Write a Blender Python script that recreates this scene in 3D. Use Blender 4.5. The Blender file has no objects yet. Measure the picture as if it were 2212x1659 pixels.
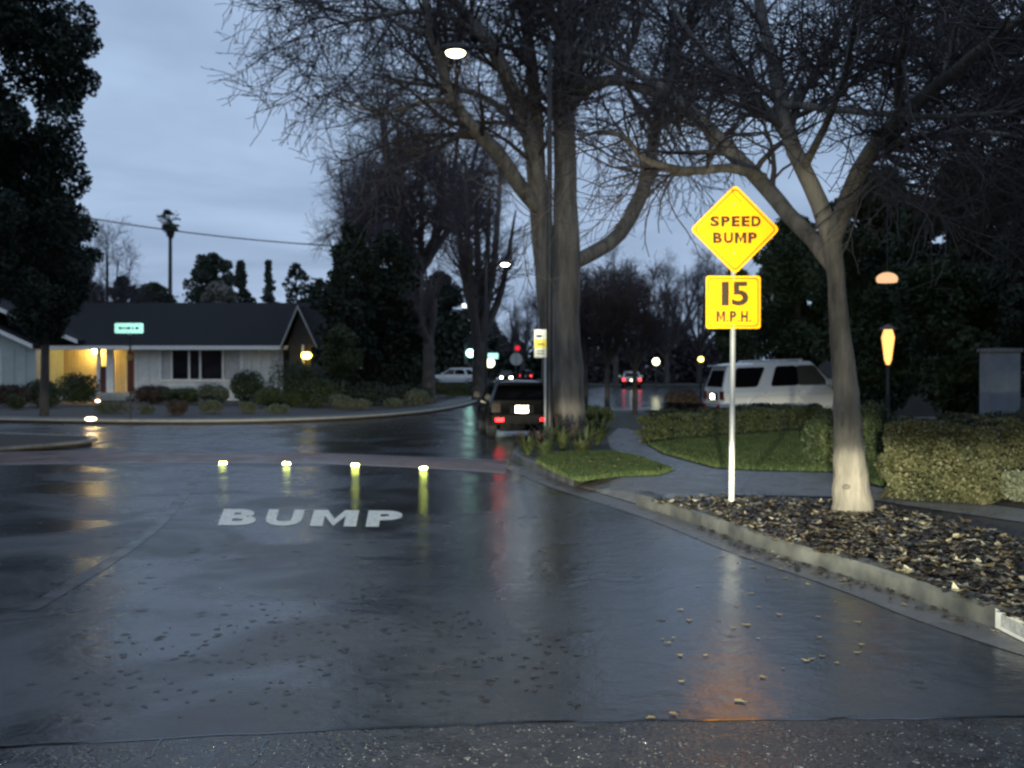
import bpy, bmesh, math, random
import numpy as np
from mathutils import Vector, Matrix
random.seed(7)
RNG = np.random.default_rng(11)
scene = bpy.context.scene
COL = scene.collection
R = math.radians

# ------------------------------------------------------------------ camera
FPX, CX, CY = 2400.0, 1106.0, 829.5          # focal length / centre on a 2212 x 1659 sheet
CAM_Z = 1.8
PITCH = -math.atan((CY - 795.0) / FPX)
cam_data = bpy.data.cameras.new('camera'); cam = bpy.data.objects.new('camera', cam_data); COL.objects.link(cam)
cam_data.sensor_width = 36.0; cam_data.lens = FPX / 2212.0 * 36.0
cam_data.dof.use_dof = True; cam_data.dof.focus_distance = 3.6; cam_data.dof.aperture_fstop = 4.6   # focused near, at the rain on the glass
cam_data.clip_start = 0.1; cam_data.clip_end = 3000
cam.location = (0, 0, CAM_Z); cam.rotation_euler = (R(90) + PITCH, 0, 0)
scene.camera = cam
_c, _s = math.cos(PITCH), math.sin(PITCH)
def ray(px, py):
    x, z = (px - CX) / FPX, -(py - CY) / FPX
    return Vector((x, _c - _s * z, _s + _c * z))
def P(px, py, d):                             # point seen at (px, py) at distance d ahead
    r = ray(px, py); t = d / r.y
    return Vector((r.x * t, d, CAM_Z + r.z * t))
def G(px, py, z=0.0):                         # point of the ground level z seen at (px, py)
    r = ray(px, py); t = (z - CAM_Z) / r.z
    return Vector((r.x * t, r.y * t, z))
def PPM(d): return FPX / d

# ------------------------------------------------------------------ materials
def new_mat(name):
    m = bpy.data.materials.new(name); m.use_nodes = True
    nt = m.node_tree; nt.nodes.clear()
    out = nt.nodes.new('ShaderNodeOutputMaterial')
    return m, nt, out
def N(nt, t, **k):
    n = nt.nodes.new(t)
    for a, v in k.items():
        if a in n.inputs: n.inputs[a].default_value = v
        else: setattr(n, a, v)
    return n
def ramp(nt, stops):
    r = nt.nodes.new('ShaderNodeValToRGB'); e = r.color_ramp.elements
    while len(e) > 1: e.remove(e[-1])
    e[0].position = stops[0][0]; e[0].color = (*stops[0][1], 1)
    for p, c in stops[1:]:
        x = e.new(p); x.color = (*c, 1)
    return r
def mat(name, c1, c2=None, scale=6.0, rough=0.7, rough2=None, bump=0.0, bscale=None, metal=0.0, spec=0.5, stretch=None, detail=4.0, coat=0.0):
    m, nt, out = new_mat(name)
    b = N(nt, 'ShaderNodeBsdfPrincipled'); nt.links.new(b.outputs[0], out.inputs[0])
    b.inputs['Metallic'].default_value = metal; b.inputs['Roughness'].default_value = rough
    b.inputs['Specular IOR Level'].default_value = spec; b.inputs['Coat Weight'].default_value = coat
    b.inputs['Coat Roughness'].default_value = 0.06
    b.inputs['Base Color'].default_value = (*c1, 1)
    tc = N(nt, 'ShaderNodeTexCoord'); mp = N(nt, 'ShaderNodeMapping'); nt.links.new(tc.outputs['Object'], mp.inputs[0])
    if stretch: mp.inputs['Scale'].default_value = stretch
    if c2:
        no = N(nt, 'ShaderNodeTexNoise', Scale=scale, Detail=detail, Roughness=0.6); nt.links.new(mp.outputs[0], no.inputs['Vector'])
        rp = ramp(nt, [(0.3, c1), (0.7, c2)]); nt.links.new(no.outputs['Fac'], rp.inputs[0]); nt.links.new(rp.outputs[0], b.inputs['Base Color'])
        if rough2 is not None:
            mr = N(nt, 'ShaderNodeMapRange'); mr.inputs[3].default_value = rough; mr.inputs[4].default_value = rough2
            mr.inputs[1].default_value = 0.35; mr.inputs[2].default_value = 0.65
            nt.links.new(no.outputs['Fac'], mr.inputs[0]); nt.links.new(mr.outputs[0], b.inputs['Roughness'])
    if bump:
        n2 = N(nt, 'ShaderNodeTexNoise', Scale=bscale or scale * 4, Detail=5.0); nt.links.new(mp.outputs[0], n2.inputs['Vector'])
        bp = N(nt, 'ShaderNodeBump', Strength=bump, Distance=0.03); nt.links.new(n2.outputs['Fac'], bp.inputs['Height']); nt.links.new(bp.outputs[0], b.inputs['Normal'])
    return m
def emit(name, col, strength):
    m, nt, out = new_mat(name); e = N(nt, 'ShaderNodeEmission', Strength=strength); e.inputs[0].default_value = (*col, 1)
    nt.links.new(e.outputs[0], out.inputs[0]); return m
def retro(name, col, share=0.6, rough=0.25):
    """retroreflective sheeting: a diffuse face whose glossy lobe sends light back to where it came from"""
    m, nt, out = new_mat(name)
    d = N(nt, 'ShaderNodeBsdfDiffuse'); d.inputs[0].default_value = (*col, 1)
    g = N(nt, 'ShaderNodeBsdfGlossy'); g.inputs[0].default_value = (*col, 1); g.inputs['Roughness'].default_value = rough
    ge = N(nt, 'ShaderNodeNewGeometry'); nt.links.new(ge.outputs['Incoming'], g.inputs['Normal'])
    mx = N(nt, 'ShaderNodeMixShader', Fac=share); nt.links.new(d.outputs[0], mx.inputs[1]); nt.links.new(g.outputs[0], mx.inputs[2])
    nt.links.new(mx.outputs[0], out.inputs[0]); return m
def foliage(name, c1, c2, scale=3.0, rough=0.6):
    m, nt, out = new_mat(name)
    b = N(nt, 'ShaderNodeBsdfPrincipled', Roughness=rough); nt.links.new(b.outputs[0], out.inputs[0])
    b.inputs['Specular IOR Level'].default_value = 0.3
    tc = N(nt, 'ShaderNodeTexCoord')
    a = N(nt, 'ShaderNodeTexNoise', Scale=scale, Detail=2.0); q = N(nt, 'ShaderNodeTexNoise', Scale=scale * 14, Detail=1.0)
    nt.links.new(tc.outputs['Object'], a.inputs['Vector']); nt.links.new(tc.outputs['Object'], q.inputs['Vector'])
    mx = N(nt, 'ShaderNodeMath', operation='ADD'); nt.links.new(a.outputs['Fac'], mx.inputs[0]); nt.links.new(q.outputs['Fac'], mx.inputs[1])
    h = N(nt, 'ShaderNodeMath', operation='MULTIPLY'); h.inputs[1].default_value = 0.5; nt.links.new(mx.outputs[0], h.inputs[0])
    rp = ramp(nt, [(0.36, c1), (0.64, c2)]); nt.links.new(h.outputs[0], rp.inputs[0]); nt.links.new(rp.outputs[0], b.inputs['Base Color'])
    return m

M = {}
M['bark_dark'] = mat('bark_dark', (0.030, 0.026, 0.024), (0.075, 0.066, 0.058), 9, 0.75, bump=0.8, bscale=25, stretch=(1, 1, 0.25))
M['twig'] = mat('twig', (0.028, 0.022, 0.022), (0.05, 0.04, 0.038), 3, 0.7)
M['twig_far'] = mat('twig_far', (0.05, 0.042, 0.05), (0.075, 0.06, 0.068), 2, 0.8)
M['bark_pale'] = mat('bark_pale', (0.032, 0.029, 0.025), (0.165, 0.152, 0.125), 5, 0.85, bump=0.7, bscale=22, stretch=(1, 1, 0.22))
M['conc'] = mat('concrete', (0.04, 0.044, 0.041), (0.11, 0.114, 0.106), 2.6, 0.35, 0.75, bump=0.1, bscale=60)
M['conc_dark'] = mat('concrete_wet', (0.09, 0.09, 0.088), (0.17, 0.165, 0.16), 3.2, 0.22, 0.6, bump=0.2, bscale=60)
M['conc_light'] = mat('concrete_light', (0.25, 0.25, 0.22), (0.36, 0.35, 0.31), 5, 0.6, bump=0.3, bscale=60)
M['soil'] = mat('soil', (0.018, 0.014, 0.011), (0.05, 0.04, 0.03), 5, 0.7, bump=0.9, bscale=18)
M['ground'] = mat('ground', (0.02, 0.022, 0.015), (0.045, 0.045, 0.03), 0.6, 0.85, bump=0.6, bscale=8)
M['turf'] = mat('turf', (0.014, 0.026, 0.009), (0.03, 0.045, 0.015), 2.5, 0.85, bump=0.6, bscale=40)
M['grass'] = foliage('grass_blades', (0.028, 0.052, 0.015), (0.07, 0.095, 0.03), 1.2)
M['leaf_ever'] = foliage('leaf_evergreen', (0.014, 0.028, 0.012), (0.04, 0.06, 0.026), 1.0)
M['leaf_dark'] = foliage('leaf_conifer', (0.010, 0.017, 0.012), (0.022, 0.034, 0.02), 1.0)
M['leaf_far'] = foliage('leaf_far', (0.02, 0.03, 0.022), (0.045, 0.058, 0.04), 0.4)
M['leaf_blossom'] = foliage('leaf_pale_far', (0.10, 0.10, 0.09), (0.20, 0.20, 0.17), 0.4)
M['leaf_hedge'] = foliage('leaf_hedge', (0.02, 0.026, 0.011), (0.072, 0.071, 0.032), 2.6)
M['leaf_hedge_g'] = foliage('leaf_hedge_green', (0.018, 0.028, 0.010), (0.05, 0.06, 0.024), 2.2)
M['leaf_shrub'] = foliage('leaf_shrub', (0.02, 0.034, 0.014), (0.06, 0.075, 0.03), 2.0)
M['leaf_grey'] = foliage('leaf_grey', (0.045, 0.055, 0.035), (0.12, 0.135, 0.09), 4.0)
M['leaf_brown'] = foliage('leaf_brown', (0.03, 0.02, 0.016), (0.07, 0.05, 0.038), 4.0)
M['white_paint'] = mat('white_paint', (0.62, 0.62, 0.58), (0.78, 0.78, 0.74), 7, 0.5)
M['siding'] = mat('siding', (0.52, 0.53, 0.49), (0.66, 0.67, 0.62), 3, 0.6, bump=0.2, bscale=8)
M['siding_green'] = mat('siding_green', (0.30, 0.35, 0.33), (0.38, 0.43, 0.41), 1.5, 0.6)
M['siding_cream'] = mat('siding_cream', (0.62, 0.52, 0.30), (0.75, 0.64, 0.40), 3, 0.6)
M['dark_wall'] = mat('dark_wall', (0.03, 0.026, 0.022), (0.05, 0.042, 0.036), 3, 0.7)
M['shingle'] = mat('shingle', (0.007, 0.0075, 0.009), (0.016, 0.0165, 0.019), 6, 0.85, bump=0.6, bscale=14, spec=0.2)
M['glass'] = mat('window_glass', (0.008, 0.009, 0.012), None, rough=0.06, spec=0.3)
M['curtain'] = mat('curtain', (0.35, 0.36, 0.34), (0.5, 0.5, 0.47), 8, 0.7)
M['red_door'] = mat('red_door', (0.07, 0.010, 0.010), (0.10, 0.016, 0.014), 4, 0.45)
M['steel'] = mat('galvanised_steel', (0.42, 0.43, 0.42), (0.55, 0.56, 0.54), 25, 0.42, metal=0.35)
M['dark_metal'] = mat('dark_metal', (0.02, 0.02, 0.022), (0.04, 0.04, 0.042), 12, 0.5, metal=0.3)
M['wood_pole'] = mat('wood_pole', (0.05, 0.04, 0.032), (0.09, 0.072, 0.058), 8, 0.8, stretch=(1, 1, 0.1))
M['car_black'] = mat('car_paint_black', (0.002, 0.0024, 0.003), (0.004, 0.0045, 0.005), 40, 0.2, coat=0.15, spec=0.15)
M['car_white'] = mat('car_paint_white', (0.58, 0.61, 0.62), (0.64, 0.66, 0.66), 2.0, 0.3, coat=0.6)
M['car_silver'] = mat('car_paint_silver', (0.36, 0.37, 0.39), (0.40, 0.41, 0.43), 20, 0.3, metal=0.4, coat=0.6)
M['tint'] = mat('car_glass', (0.005, 0.005, 0.006), None, rough=0.05, spec=0.35)
M['tint_lit'] = mat('car_glass_clear', (0.045, 0.045, 0.045), (0.06, 0.055, 0.05), 1.2, 0.08, spec=0.6)
M['rubber'] = mat('rubber', (0.014, 0.014, 0.015), (0.022, 0.022, 0.023), 20, 0.75)
M['rim'] = mat('rim', (0.45, 0.46, 0.47), (0.55, 0.56, 0.57), 10, 0.35, metal=0.6)
M['trim'] = mat('plastic_trim', (0.006, 0.006, 0.0065), (0.010, 0.010, 0.011), 10, 0.6, spec=0.1)
M['lamp_red'] = retro('lamp_red', (0.55, 0.012, 0.016), 0.7, 0.3)
M['lens_red'] = mat('lens_red', (0.06, 0.006, 0.006), (0.09, 0.008, 0.008), 8, 0.12, coat=0.5)
M['lens_dark'] = mat('lens_dark', (0.012, 0.003, 0.003), (0.016, 0.004, 0.004), 8, 0.15)
M['lens_clear'] = mat('lens_clear', (0.5, 0.5, 0.48), None, rough=0.12, coat=0.5)
M['plate'] = retro('plate', (0.85, 0.88, 0.80), 0.75, 0.22)
M['sign_yellow'] = retro('sign_yellow', (0.92, 0.37, 0.010), 0.36, 0.40)
M['sign_white'] = retro('sign_white', (0.82, 0.84, 0.74), 0.45, 0.30)
M['sign_blade'] = retro('sign_blade', (0.32, 0.74, 0.78), 0.8, 0.20)
M['sign_band'] = retro('sign_band', (0.85, 0.72, 0.14), 0.5, 0.30)
M['sign_blue'] = mat('sign_blue', (0.03, 0.15, 0.32), None, rough=0.4)
M['ink'] = mat('ink', (0.055, 0.04, 0.01), (0.09, 0.065, 0.014), 30, 0.5)
M['ink_grey'] = mat('ink_grey', (0.12, 0.14, 0.15), None, rough=0.5)
M['stud'] = retro('stud_reflector', (0.72, 0.9, 0.20), 0.85, 0.165)
M['palm_leaf'] = foliage('leaf_palm', (0.016, 0.028, 0.014), (0.035, 0.05, 0.026), 1.0)
M['blade_ink'] = mat('blade_ink', (.32, .55, .56), None, rough=.5)
M['wire'] = mat('wire_sheath', (0.03, 0.03, 0.033), None, rough=0.6)

def asphalt(name, c1, c2, wet_lo, wet_hi, patch, fine_bump, grain=90.0, blotch=True):
    """wet asphalt: a film of water over dark stone, broken by drier rough patches and small pits"""
    m, nt, out = new_mat(name)
    b = N(nt, 'ShaderNodeBsdfPrincipled'); nt.links.new(b.outputs[0], out.inputs[0])
    b.inputs['Specular IOR Level'].default_value = 0.5
    tc = N(nt, 'ShaderNodeTexCoord'); L = nt.links.new
    big = N(nt, 'ShaderNodeTexNoise', Scale=patch, Detail=5.0, Roughness=0.55, Distortion=0.6); L(tc.outputs['Object'], big.inputs['Vector'])
    fin = N(nt, 'ShaderNodeTexNoise', Scale=grain, Detail=3.0); L(tc.outputs['Object'], fin.inputs['Vector'])
    rp = ramp(nt, [(0.3, c1), (0.72, c2)]); L(big.outputs['Fac'], rp.inputs[0])
    mxc = N(nt, 'ShaderNodeMixRGB', blend_type='OVERLAY', Fac=0.5); L(rp.outputs[0], mxc.inputs[1]); L(fin.outputs['Fac'], mxc.inputs[2])
    mr = N(nt, 'ShaderNodeMapRange'); mr.inputs[1].default_value = 0.42; mr.inputs[2].default_value = 0.60
    mr.inputs[3].default_value = wet_lo; mr.inputs[4].default_value = wet_hi; L(big.outputs['Fac'], mr.inputs[0])
    col, rgh = mxc.outputs[0], mr.outputs[0]
    if blotch:   # the film of water is thicker towards the kerb on the right
        dt = N(nt, 'ShaderNodeVectorMath', operation='DOT_PRODUCT'); dt.inputs[1].default_value = (.97, .243, 0); L(tc.outputs['Object'], dt.inputs[0])
        wn = N(nt, 'ShaderNodeTexNoise', Scale=0.7, Detail=3.0); L(tc.outputs['Object'], wn.inputs['Vector'])
        wa = N(nt, 'ShaderNodeMath', operation='MULTIPLY_ADD'); L(wn.outputs['Fac'], wa.inputs[0]); wa.inputs[1].default_value = 1.6; L(dt.outputs['Value'], wa.inputs[2])
        wm = N(nt, 'ShaderNodeMapRange', interpolation_type='SMOOTHSTEP'); wm.inputs[1].default_value = 1.3; wm.inputs[2].default_value = 2.9; wm.inputs[3].default_value = 1.0; wm.inputs[4].default_value = 0.50; L(wa.outputs[0], wm.inputs[0])
        wr_ = N(nt, 'ShaderNodeMath', operation='MULTIPLY'); L(rgh, wr_.inputs[0]); L(wm.outputs[0], wr_.inputs[1]); rgh = wr_.outputs[0]
    if blotch:   # fallen-leaf sized dark spots where the film breaks
        vo = N(nt, 'ShaderNodeTexVoronoi', Scale=5.0, Randomness=1.0); mp = N(nt, 'ShaderNodeMapping'); mp.inputs['Scale'].default_value = (1.0, 0.85, 1)
        wob = N(nt, 'ShaderNodeTexNoise', Scale=11.0, Detail=2.0)
        L(tc.outputs['Object'], wob.inputs['Vector'])
        add = N(nt, 'ShaderNodeVectorMath', operation='MULTIPLY_ADD'); L(wob.outputs['Color'], add.inputs[0]); add.inputs[1].default_value = (0.12, 0.12, 0.0); L(tc.outputs['Object'], add.inputs[2])
        L(add.outputs[0], mp.inputs[0]); L(mp.outputs[0], vo.inputs['Vector'])
        sp = N(nt, 'ShaderNodeMapRange'); sp.inputs[1].default_value = 0.13; sp.inputs[2].default_value = 0.24; sp.inputs[3].default_value = 1.0; sp.inputs[4].default_value = 0.0
        L(vo.outputs['Distance'], sp.inputs[0])
        dens = N(nt, 'ShaderNodeTexNoise', Scale=0.35, Detail=1.0); L(tc.outputs['Object'], dens.inputs['Vector'])
        dr = N(nt, 'ShaderNodeMapRange'); dr.inputs[1].default_value = 0.42; dr.inputs[2].default_value = 0.6; L(dens.outputs['Fac'], dr.inputs[0])
        vs = N(nt, 'ShaderNodeSeparateColor'); L(vo.outputs['Color'], vs.inputs[0])
        keep = N(nt, 'ShaderNodeMath', operation='GREATER_THAN'); keep.inputs[1].default_value = 0.55; L(vs.outputs[0], keep.inputs[0])
        k1 = N(nt, 'ShaderNodeMath', operation='MULTIPLY'); L(sp.outputs[0], k1.inputs[0]); L(dr.outputs[0], k1.inputs[1])
        k2 = N(nt, 'ShaderNodeMath', operation='MULTIPLY'); L(k1.outputs[0], k2.inputs[0]); L(keep.outputs[0], k2.inputs[1])
        cm = N(nt, 'ShaderNodeMixRGB'); L(k2.outputs[0], cm.inputs[0]); L(col, cm.inputs[1]); cm.inputs[2].default_value = (0.016, 0.014, 0.013, 1); col = cm.outputs[0]
        ra = N(nt, 'ShaderNodeMath', operation='MULTIPLY_ADD'); L(k2.outputs[0], ra.inputs[0]); ra.inputs[1].default_value = 0.4; L(rgh, ra.inputs[2]); rgh = ra.outputs[0]
    L(col, b.inputs['Base Color']); L(rgh, b.inputs['Roughness'])
    bp = N(nt, 'ShaderNodeBump', Strength=fine_bump, Distance=0.012); L(fin.outputs['Fac'], bp.inputs['Height'])
    wv = N(nt, 'ShaderNodeTexNoise', Scale=4.5, Detail=4.0, Roughness=0.6); L(tc.outputs['Object'], wv.inputs['Vector'])
    bw = N(nt, 'ShaderNodeBump', Strength=0.32, Distance=0.03); L(wv.outputs['Fac'], bw.inputs['Height']); L(bw.outputs[0], bp.inputs['Normal']); L(bp.outputs[0], b.inputs['Normal'])
    return m
M['asphalt'] = asphalt('asphalt_wet', (0.018, 0.020, 0.023), (0.052, 0.056, 0.061), 0.20, 0.46, 0.55, 0.10, 130.0)
M['asphalt_rough'] = asphalt('asphalt_rough', (0.016, 0.017, 0.019), (0.045, 0.046, 0.048), 0.15, 0.42, 6.0, 0.6, 38.0, False)
M['brick_asphalt'] = asphalt('hump_red', (0.075, 0.05, 0.046), (0.14, 0.095, 0.085), 0.35, 0.6, 1.5, 0.2, 70, False)

# ------------------------------------------------------------------ object helpers
def tag(o, label=None, cat=None, group=None, kind=None):
    if label: o['label'] = label
    if cat: o['category'] = cat
    if group: o['group'] = group
    if kind: o['kind'] = kind
    return o
def thing(name, label, cat, loc=(0, 0, 0), rz=0.0, group=None):
    o = bpy.data.objects.new(name, None); COL.objects.link(o)
    o.location = loc; o.rotation_euler = (0, 0, rz); o.empty_display_size = 0.3
    return tag(o, label, cat, group)
def link(name, me, m=None, parent=None, world=True):
    """world=True: vertices are in world space (the parent is an unrotated Empty or another world mesh)"""
    o = bpy.data.objects.new(name, me); COL.objects.link(o)
    if m is not None: me.materials.clear(); me.materials.append(m)
    if parent is not None:
        o.parent = parent
        if world and parent.type == 'EMPTY': o.matrix_parent_inverse = Matrix.Translation(-Vector(parent.location))
    return o
def mesh_np(name, V, F):
    V = np.asarray(V, dtype=np.float32).reshape(-1, 3); F = np.asarray(F, dtype=np.int32)
    me = bpy.data.meshes.new(name); k = F.shape[1]
    me.vertices.add(len(V)); me.vertices.foreach_set('co', V.ravel())
    me.loops.add(F.size); me.loops.foreach_set('vertex_index', F.ravel())
    me.polygons.add(len(F)); me.polygons.foreach_set('loop_start', np.arange(0, F.size, k, dtype=np.int32))
    me.update(calc_edges=True); return me
class NB:                                       # collects quads
    def __init__(s): s.V = []; s.F = []; s.n = 0
    def add(s, V, F):
        V = np.asarray(V, dtype=np.float32).reshape(-1, 3); s.V.append(V); s.F.append(np.asarray(F, dtype=np.int32) + s.n); s.n += len(V)
    def mesh(s, name): return mesh_np(name, np.concatenate(s.V), np.concatenate(s.F))
def smooth(me, on=True):
    me.polygons.foreach_set('use_smooth', [on] * len(me.polygons)); return me
def smooth_angle(o, deg=35):
    me = o.data; smooth(me)
    bm = bmesh.new(); bm.from_mesh(me)
    for e in bm.edges:
        if len(e.link_faces) == 2 and e.calc_face_angle(0) > R(deg): e.smooth = False
    bm.to_mesh(me); bm.free(); return o
def from_bm(name, bm, m=None, parent=None, world=True, bevel=0.0):
    if bevel: bmesh.ops.bevel(bm, geom=[e for e in bm.edges if len(e.link_faces) == 2 and e.calc_face_angle(0) > 0.6], offset=bevel, segments=2, affect='EDGES', clamp_overlap=True)
    bmesh.ops.recalc_face_normals(bm, faces=bm.faces)
    me = bpy.data.meshes.new(name); bm.to_mesh(me); bm.free()
    return link(name, me, m, parent, world)
def bx(bm, a, b, mtx=None):
    x0, y0, z0 = [min(p, q) for p, q in zip(a, b)]; x1, y1, z1 = [max(p, q) for p, q in zip(a, b)]
    v = [bm.verts.new(p) for p in ((x0,y0,z0),(x1,y0,z0),(x1,y1,z0),(x0,y1,z0),(x0,y0,z1),(x1,y0,z1),(x1,y1,z1),(x0,y1,z1))]
    for f in ((0,3,2,1),(4,5,6,7),(0,1,5,4),(1,2,6,5),(2,3,7,6),(3,0,4,7)): bm.faces.new([v[i] for i in f])
    if mtx is not None: bmesh.ops.transform(bm, matrix=mtx, verts=v)
    return v
def box(name, a, b, m, parent=None, world=True, bevel=0.0, mtx=None):
    bm = bmesh.new(); bx(bm, a, b, mtx); return from_bm(name, bm, m, parent, world, bevel)
def extrude_poly(bm, pts, vec):
    """a flat polygon (3D points) given thickness along vec"""
    vec = Vector(vec); a = [bm.verts.new(p) for p in pts]; b = [bm.verts.new(Vector(p) + vec) for p in pts]; n = len(a)
    bm.faces.new(a); bm.faces.new(b[::-1])
    for i in range(n): bm.faces.new((a[i], b[i], b[(i + 1) % n], a[(i + 1) % n]))
def cyl(bm, p, q, r0, r1=None, k=16):
    p, q = Vector(p), Vector(q); r1 = r0 if r1 is None else r1
    d = (q - p).normalized(); u = d.orthogonal().normalized(); w = d.cross(u); A, B = [], []
    for i in range(k):
        a = 2 * math.pi * i / k; e = u * math.cos(a) + w * math.sin(a)
        A.append(bm.verts.new(p + e * r0)); B.append(bm.verts.new(q + e * r1))
    for i in range(k): bm.faces.new((A[i], A[(i+1)%k], B[(i+1)%k], B[i]))
    bm.faces.new(A[::-1]); bm.faces.new(B)
def rod(name, p, q, r, m, parent=None, world=True, r1=None, k=16):
    bm = bmesh.new(); cyl(bm, p, q, r, r1, k); o = from_bm(name, bm, m, parent, world); return smooth_angle(o, 40)
def sheet(name, pts, z, m, kind='structure', depth=None, sub=0):
    """a flat polygon lying at height z; depth gives it sides down to z-depth"""
    bm = bmesh.new(); pts = [(p[0], p[1], z) for p in pts]
    if depth: extrude_poly(bm, pts, (0, 0, -depth))
    else: bm.faces.new([bm.verts.new(p) for p in pts])
    bmesh.ops.triangulate(bm, faces=[f for f in bm.faces if len(f.verts) > 4])
    if not depth:
        bmesh.ops.recalc_face_normals(bm, faces=bm.faces)
        if sum(f.normal.z * f.calc_area() for f in bm.faces) < 0: bmesh.ops.reverse_faces(bm, faces=bm.faces)
        me = bpy.data.meshes.new(name); bm.to_mesh(me); bm.free(); o = link(name, me, m)
    else: o = from_bm(name, bm, m)
    o['kind'] = kind; return o
def ribbon(name, pts, prof, m, parent=None):
    """sweep a profile [(offset to the left, z), ...] along ground points"""
    pts = [Vector((p[0], p[1], 0)) for p in pts]; n = len(pts); rows = []
    for i, p in enumerate(pts):
        t = (pts[min(i + 1, n - 1)] - pts[max(i - 1, 0)]).normalized(); l = Vector((-t.y, t.x, 0))
        rows.append([p + l * o + Vector((0, 0, z)) for o, z in prof])
    bm = bmesh.new(); vs = [[bm.verts.new(q) for q in r] for r in rows]
    for i in range(n - 1):
        for j in range(len(prof) - 1): bm.faces.new((vs[i][j], vs[i + 1][j], vs[i + 1][j + 1], vs[i][j + 1]))
    return from_bm(name, bm, m, parent)
def densify(pts, step=0.6):
    out = []
    for a, b in zip(pts[:-1], pts[1:]):
        a, b = Vector(a), Vector(b); n = max(1, int((b - a).length / step))
        out += [a.lerp(b, i / n) for i in range(n)]
    return out + [Vector(pts[-1])]
def smooth_line(pts, it=2):
    pts = [Vector(p) for p in pts]
    for _ in range(it):
        q = [pts[0]]
        for a, b in zip(pts[:-1], pts[1:]): q += [a.lerp(b, 0.25), a.lerp(b, 0.75)]
        pts = q + [pts[-1]]
    return pts

def text_mesh(s, bold=0.0, extrude=0.0):
    cu = bpy.data.curves.new('text', 'FONT'); cu.body = s; cu.size = 1; cu.offset = bold; cu.extrude = extrude; cu.resolution_u = 4
    o = bpy.data.objects.new('text', cu); COL.objects.link(o)
    dg = bpy.context.evaluated_depsgraph_get(); me = bpy.data.meshes.new_from_object(o.evaluated_get(dg))
    bpy.data.objects.remove(o); bpy.data.curves.remove(cu); return me
def fit_text(me, fn):
    co = np.empty(len(me.vertices) * 3, dtype=np.float32); me.vertices.foreach_get('co', co); co = co.reshape(-1, 3)
    lo, hi = co.min(0), co.max(0); uv = (co[:, :2] - lo[:2]) / (hi[:2] - lo[:2])
    out = np.array([fn(u, v, w) for (u, v), w in zip(uv, co[:, 2])], dtype=np.float32)
    me.vertices.foreach_set('co', out.ravel()); me.update(); return me

GLYPH_W = {'M': 1.25, 'E': .88, '1': .45, '.': .28, 'P': .95}
def word_mesh(s, fn, bold=0.02, gap=0.16):
    """a word of block capitals filling the unit square mapped by fn(u, v)"""
    ws_ = [GLYPH_W.get(c, 1.0) for c in s]; tot = sum(ws_) + gap * (len(s) - 1); x = 0.0; bm = bmesh.new()
    for c, w in zip(s, ws_):
        u0, u1 = x / tot, (x + w) / tot; x += w + gap
        if c == 'M':
            t = .27; sub = bmesh.new(); P_ = [(0, 0), (0, 1), (t * 1.15, 1), (.5, .42), (1 - t * 1.15, 1), (1, 1), (1, 0), (1 - t, 0), (1 - t, .62), (.5, .02), (t, .62), (t, 0)]
            v = [sub.verts.new((a, b, 0)) for a, b in P_]
            for q in ((0, 1, 8 + 2, 11), (1, 2, 10), (2, 3, 9, 10), (3, 4, 8, 9), (4, 5, 8), (5, 6, 7, 8)): sub.faces.new([v[i] for i in q])
            me = bpy.data.meshes.new('g'); sub.to_mesh(me); sub.free()
        else: me = text_mesh(c, bold)
        hh = .2 if c == '.' else 1.0
        fit_text(me, lambda u, v, _w: fn(u0 + (u1 - u0) * u, v * hh)); bm.from_mesh(me); bpy.data.meshes.remove(me)
    me = bpy.data.meshes.new('lettering'); bm.to_mesh(me); bm.free(); return me

# ------------------------------------------------------------------ leaves and branches (vectorised)
def quads(C, size, asp=0.5, rng=RNG, flat=0.0, drop=0.0):
    """leaf-shaped (diamond) faces at points C, randomly turned"""
    n = len(C); u = rng.normal(size=(n, 3)); u[:, 2] = u[:, 2] * (1 - flat) - drop; u /= np.linalg.norm(u, axis=1)[:, None] + 1e-9
    w = rng.normal(size=(n, 3)); w[:, 2] *= (1 - flat); w -= u * (u * w).sum(1)[:, None]; w /= np.linalg.norm(w, axis=1)[:, None] + 1e-9
    s = (np.asarray(size) * rng.uniform(0.6, 1.3, n))[:, None]
    V = np.stack([C - u * s * 0.5, C + w * s * asp * 0.5 - u * s * 0.05, C + u * s * 0.5, C - w * s * asp * 0.5 - u * s * 0.05], axis=1)
    return V.reshape(-1, 3), np.arange(n * 4).reshape(-1, 4)
def ball(n, rng=RNG, shell=0.45):
    d = rng.normal(size=(n, 3)); d /= np.linalg.norm(d, axis=1)[:, None]
    return d * (shell + (1 - shell) * rng.random(n) ** 0.5)[:, None]
def clump_cloud(centres, radii, per, rng=RNG, squash=0.8):
    out = []
    for c, r in zip(centres, radii):
        k = max(8, int(per)) if per < 0 else max(8, int(per * r * r)); out.append(np.asarray(c) + ball(k, rng) * r * np.array([1, 1, squash]))
    return np.concatenate(out)
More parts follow.
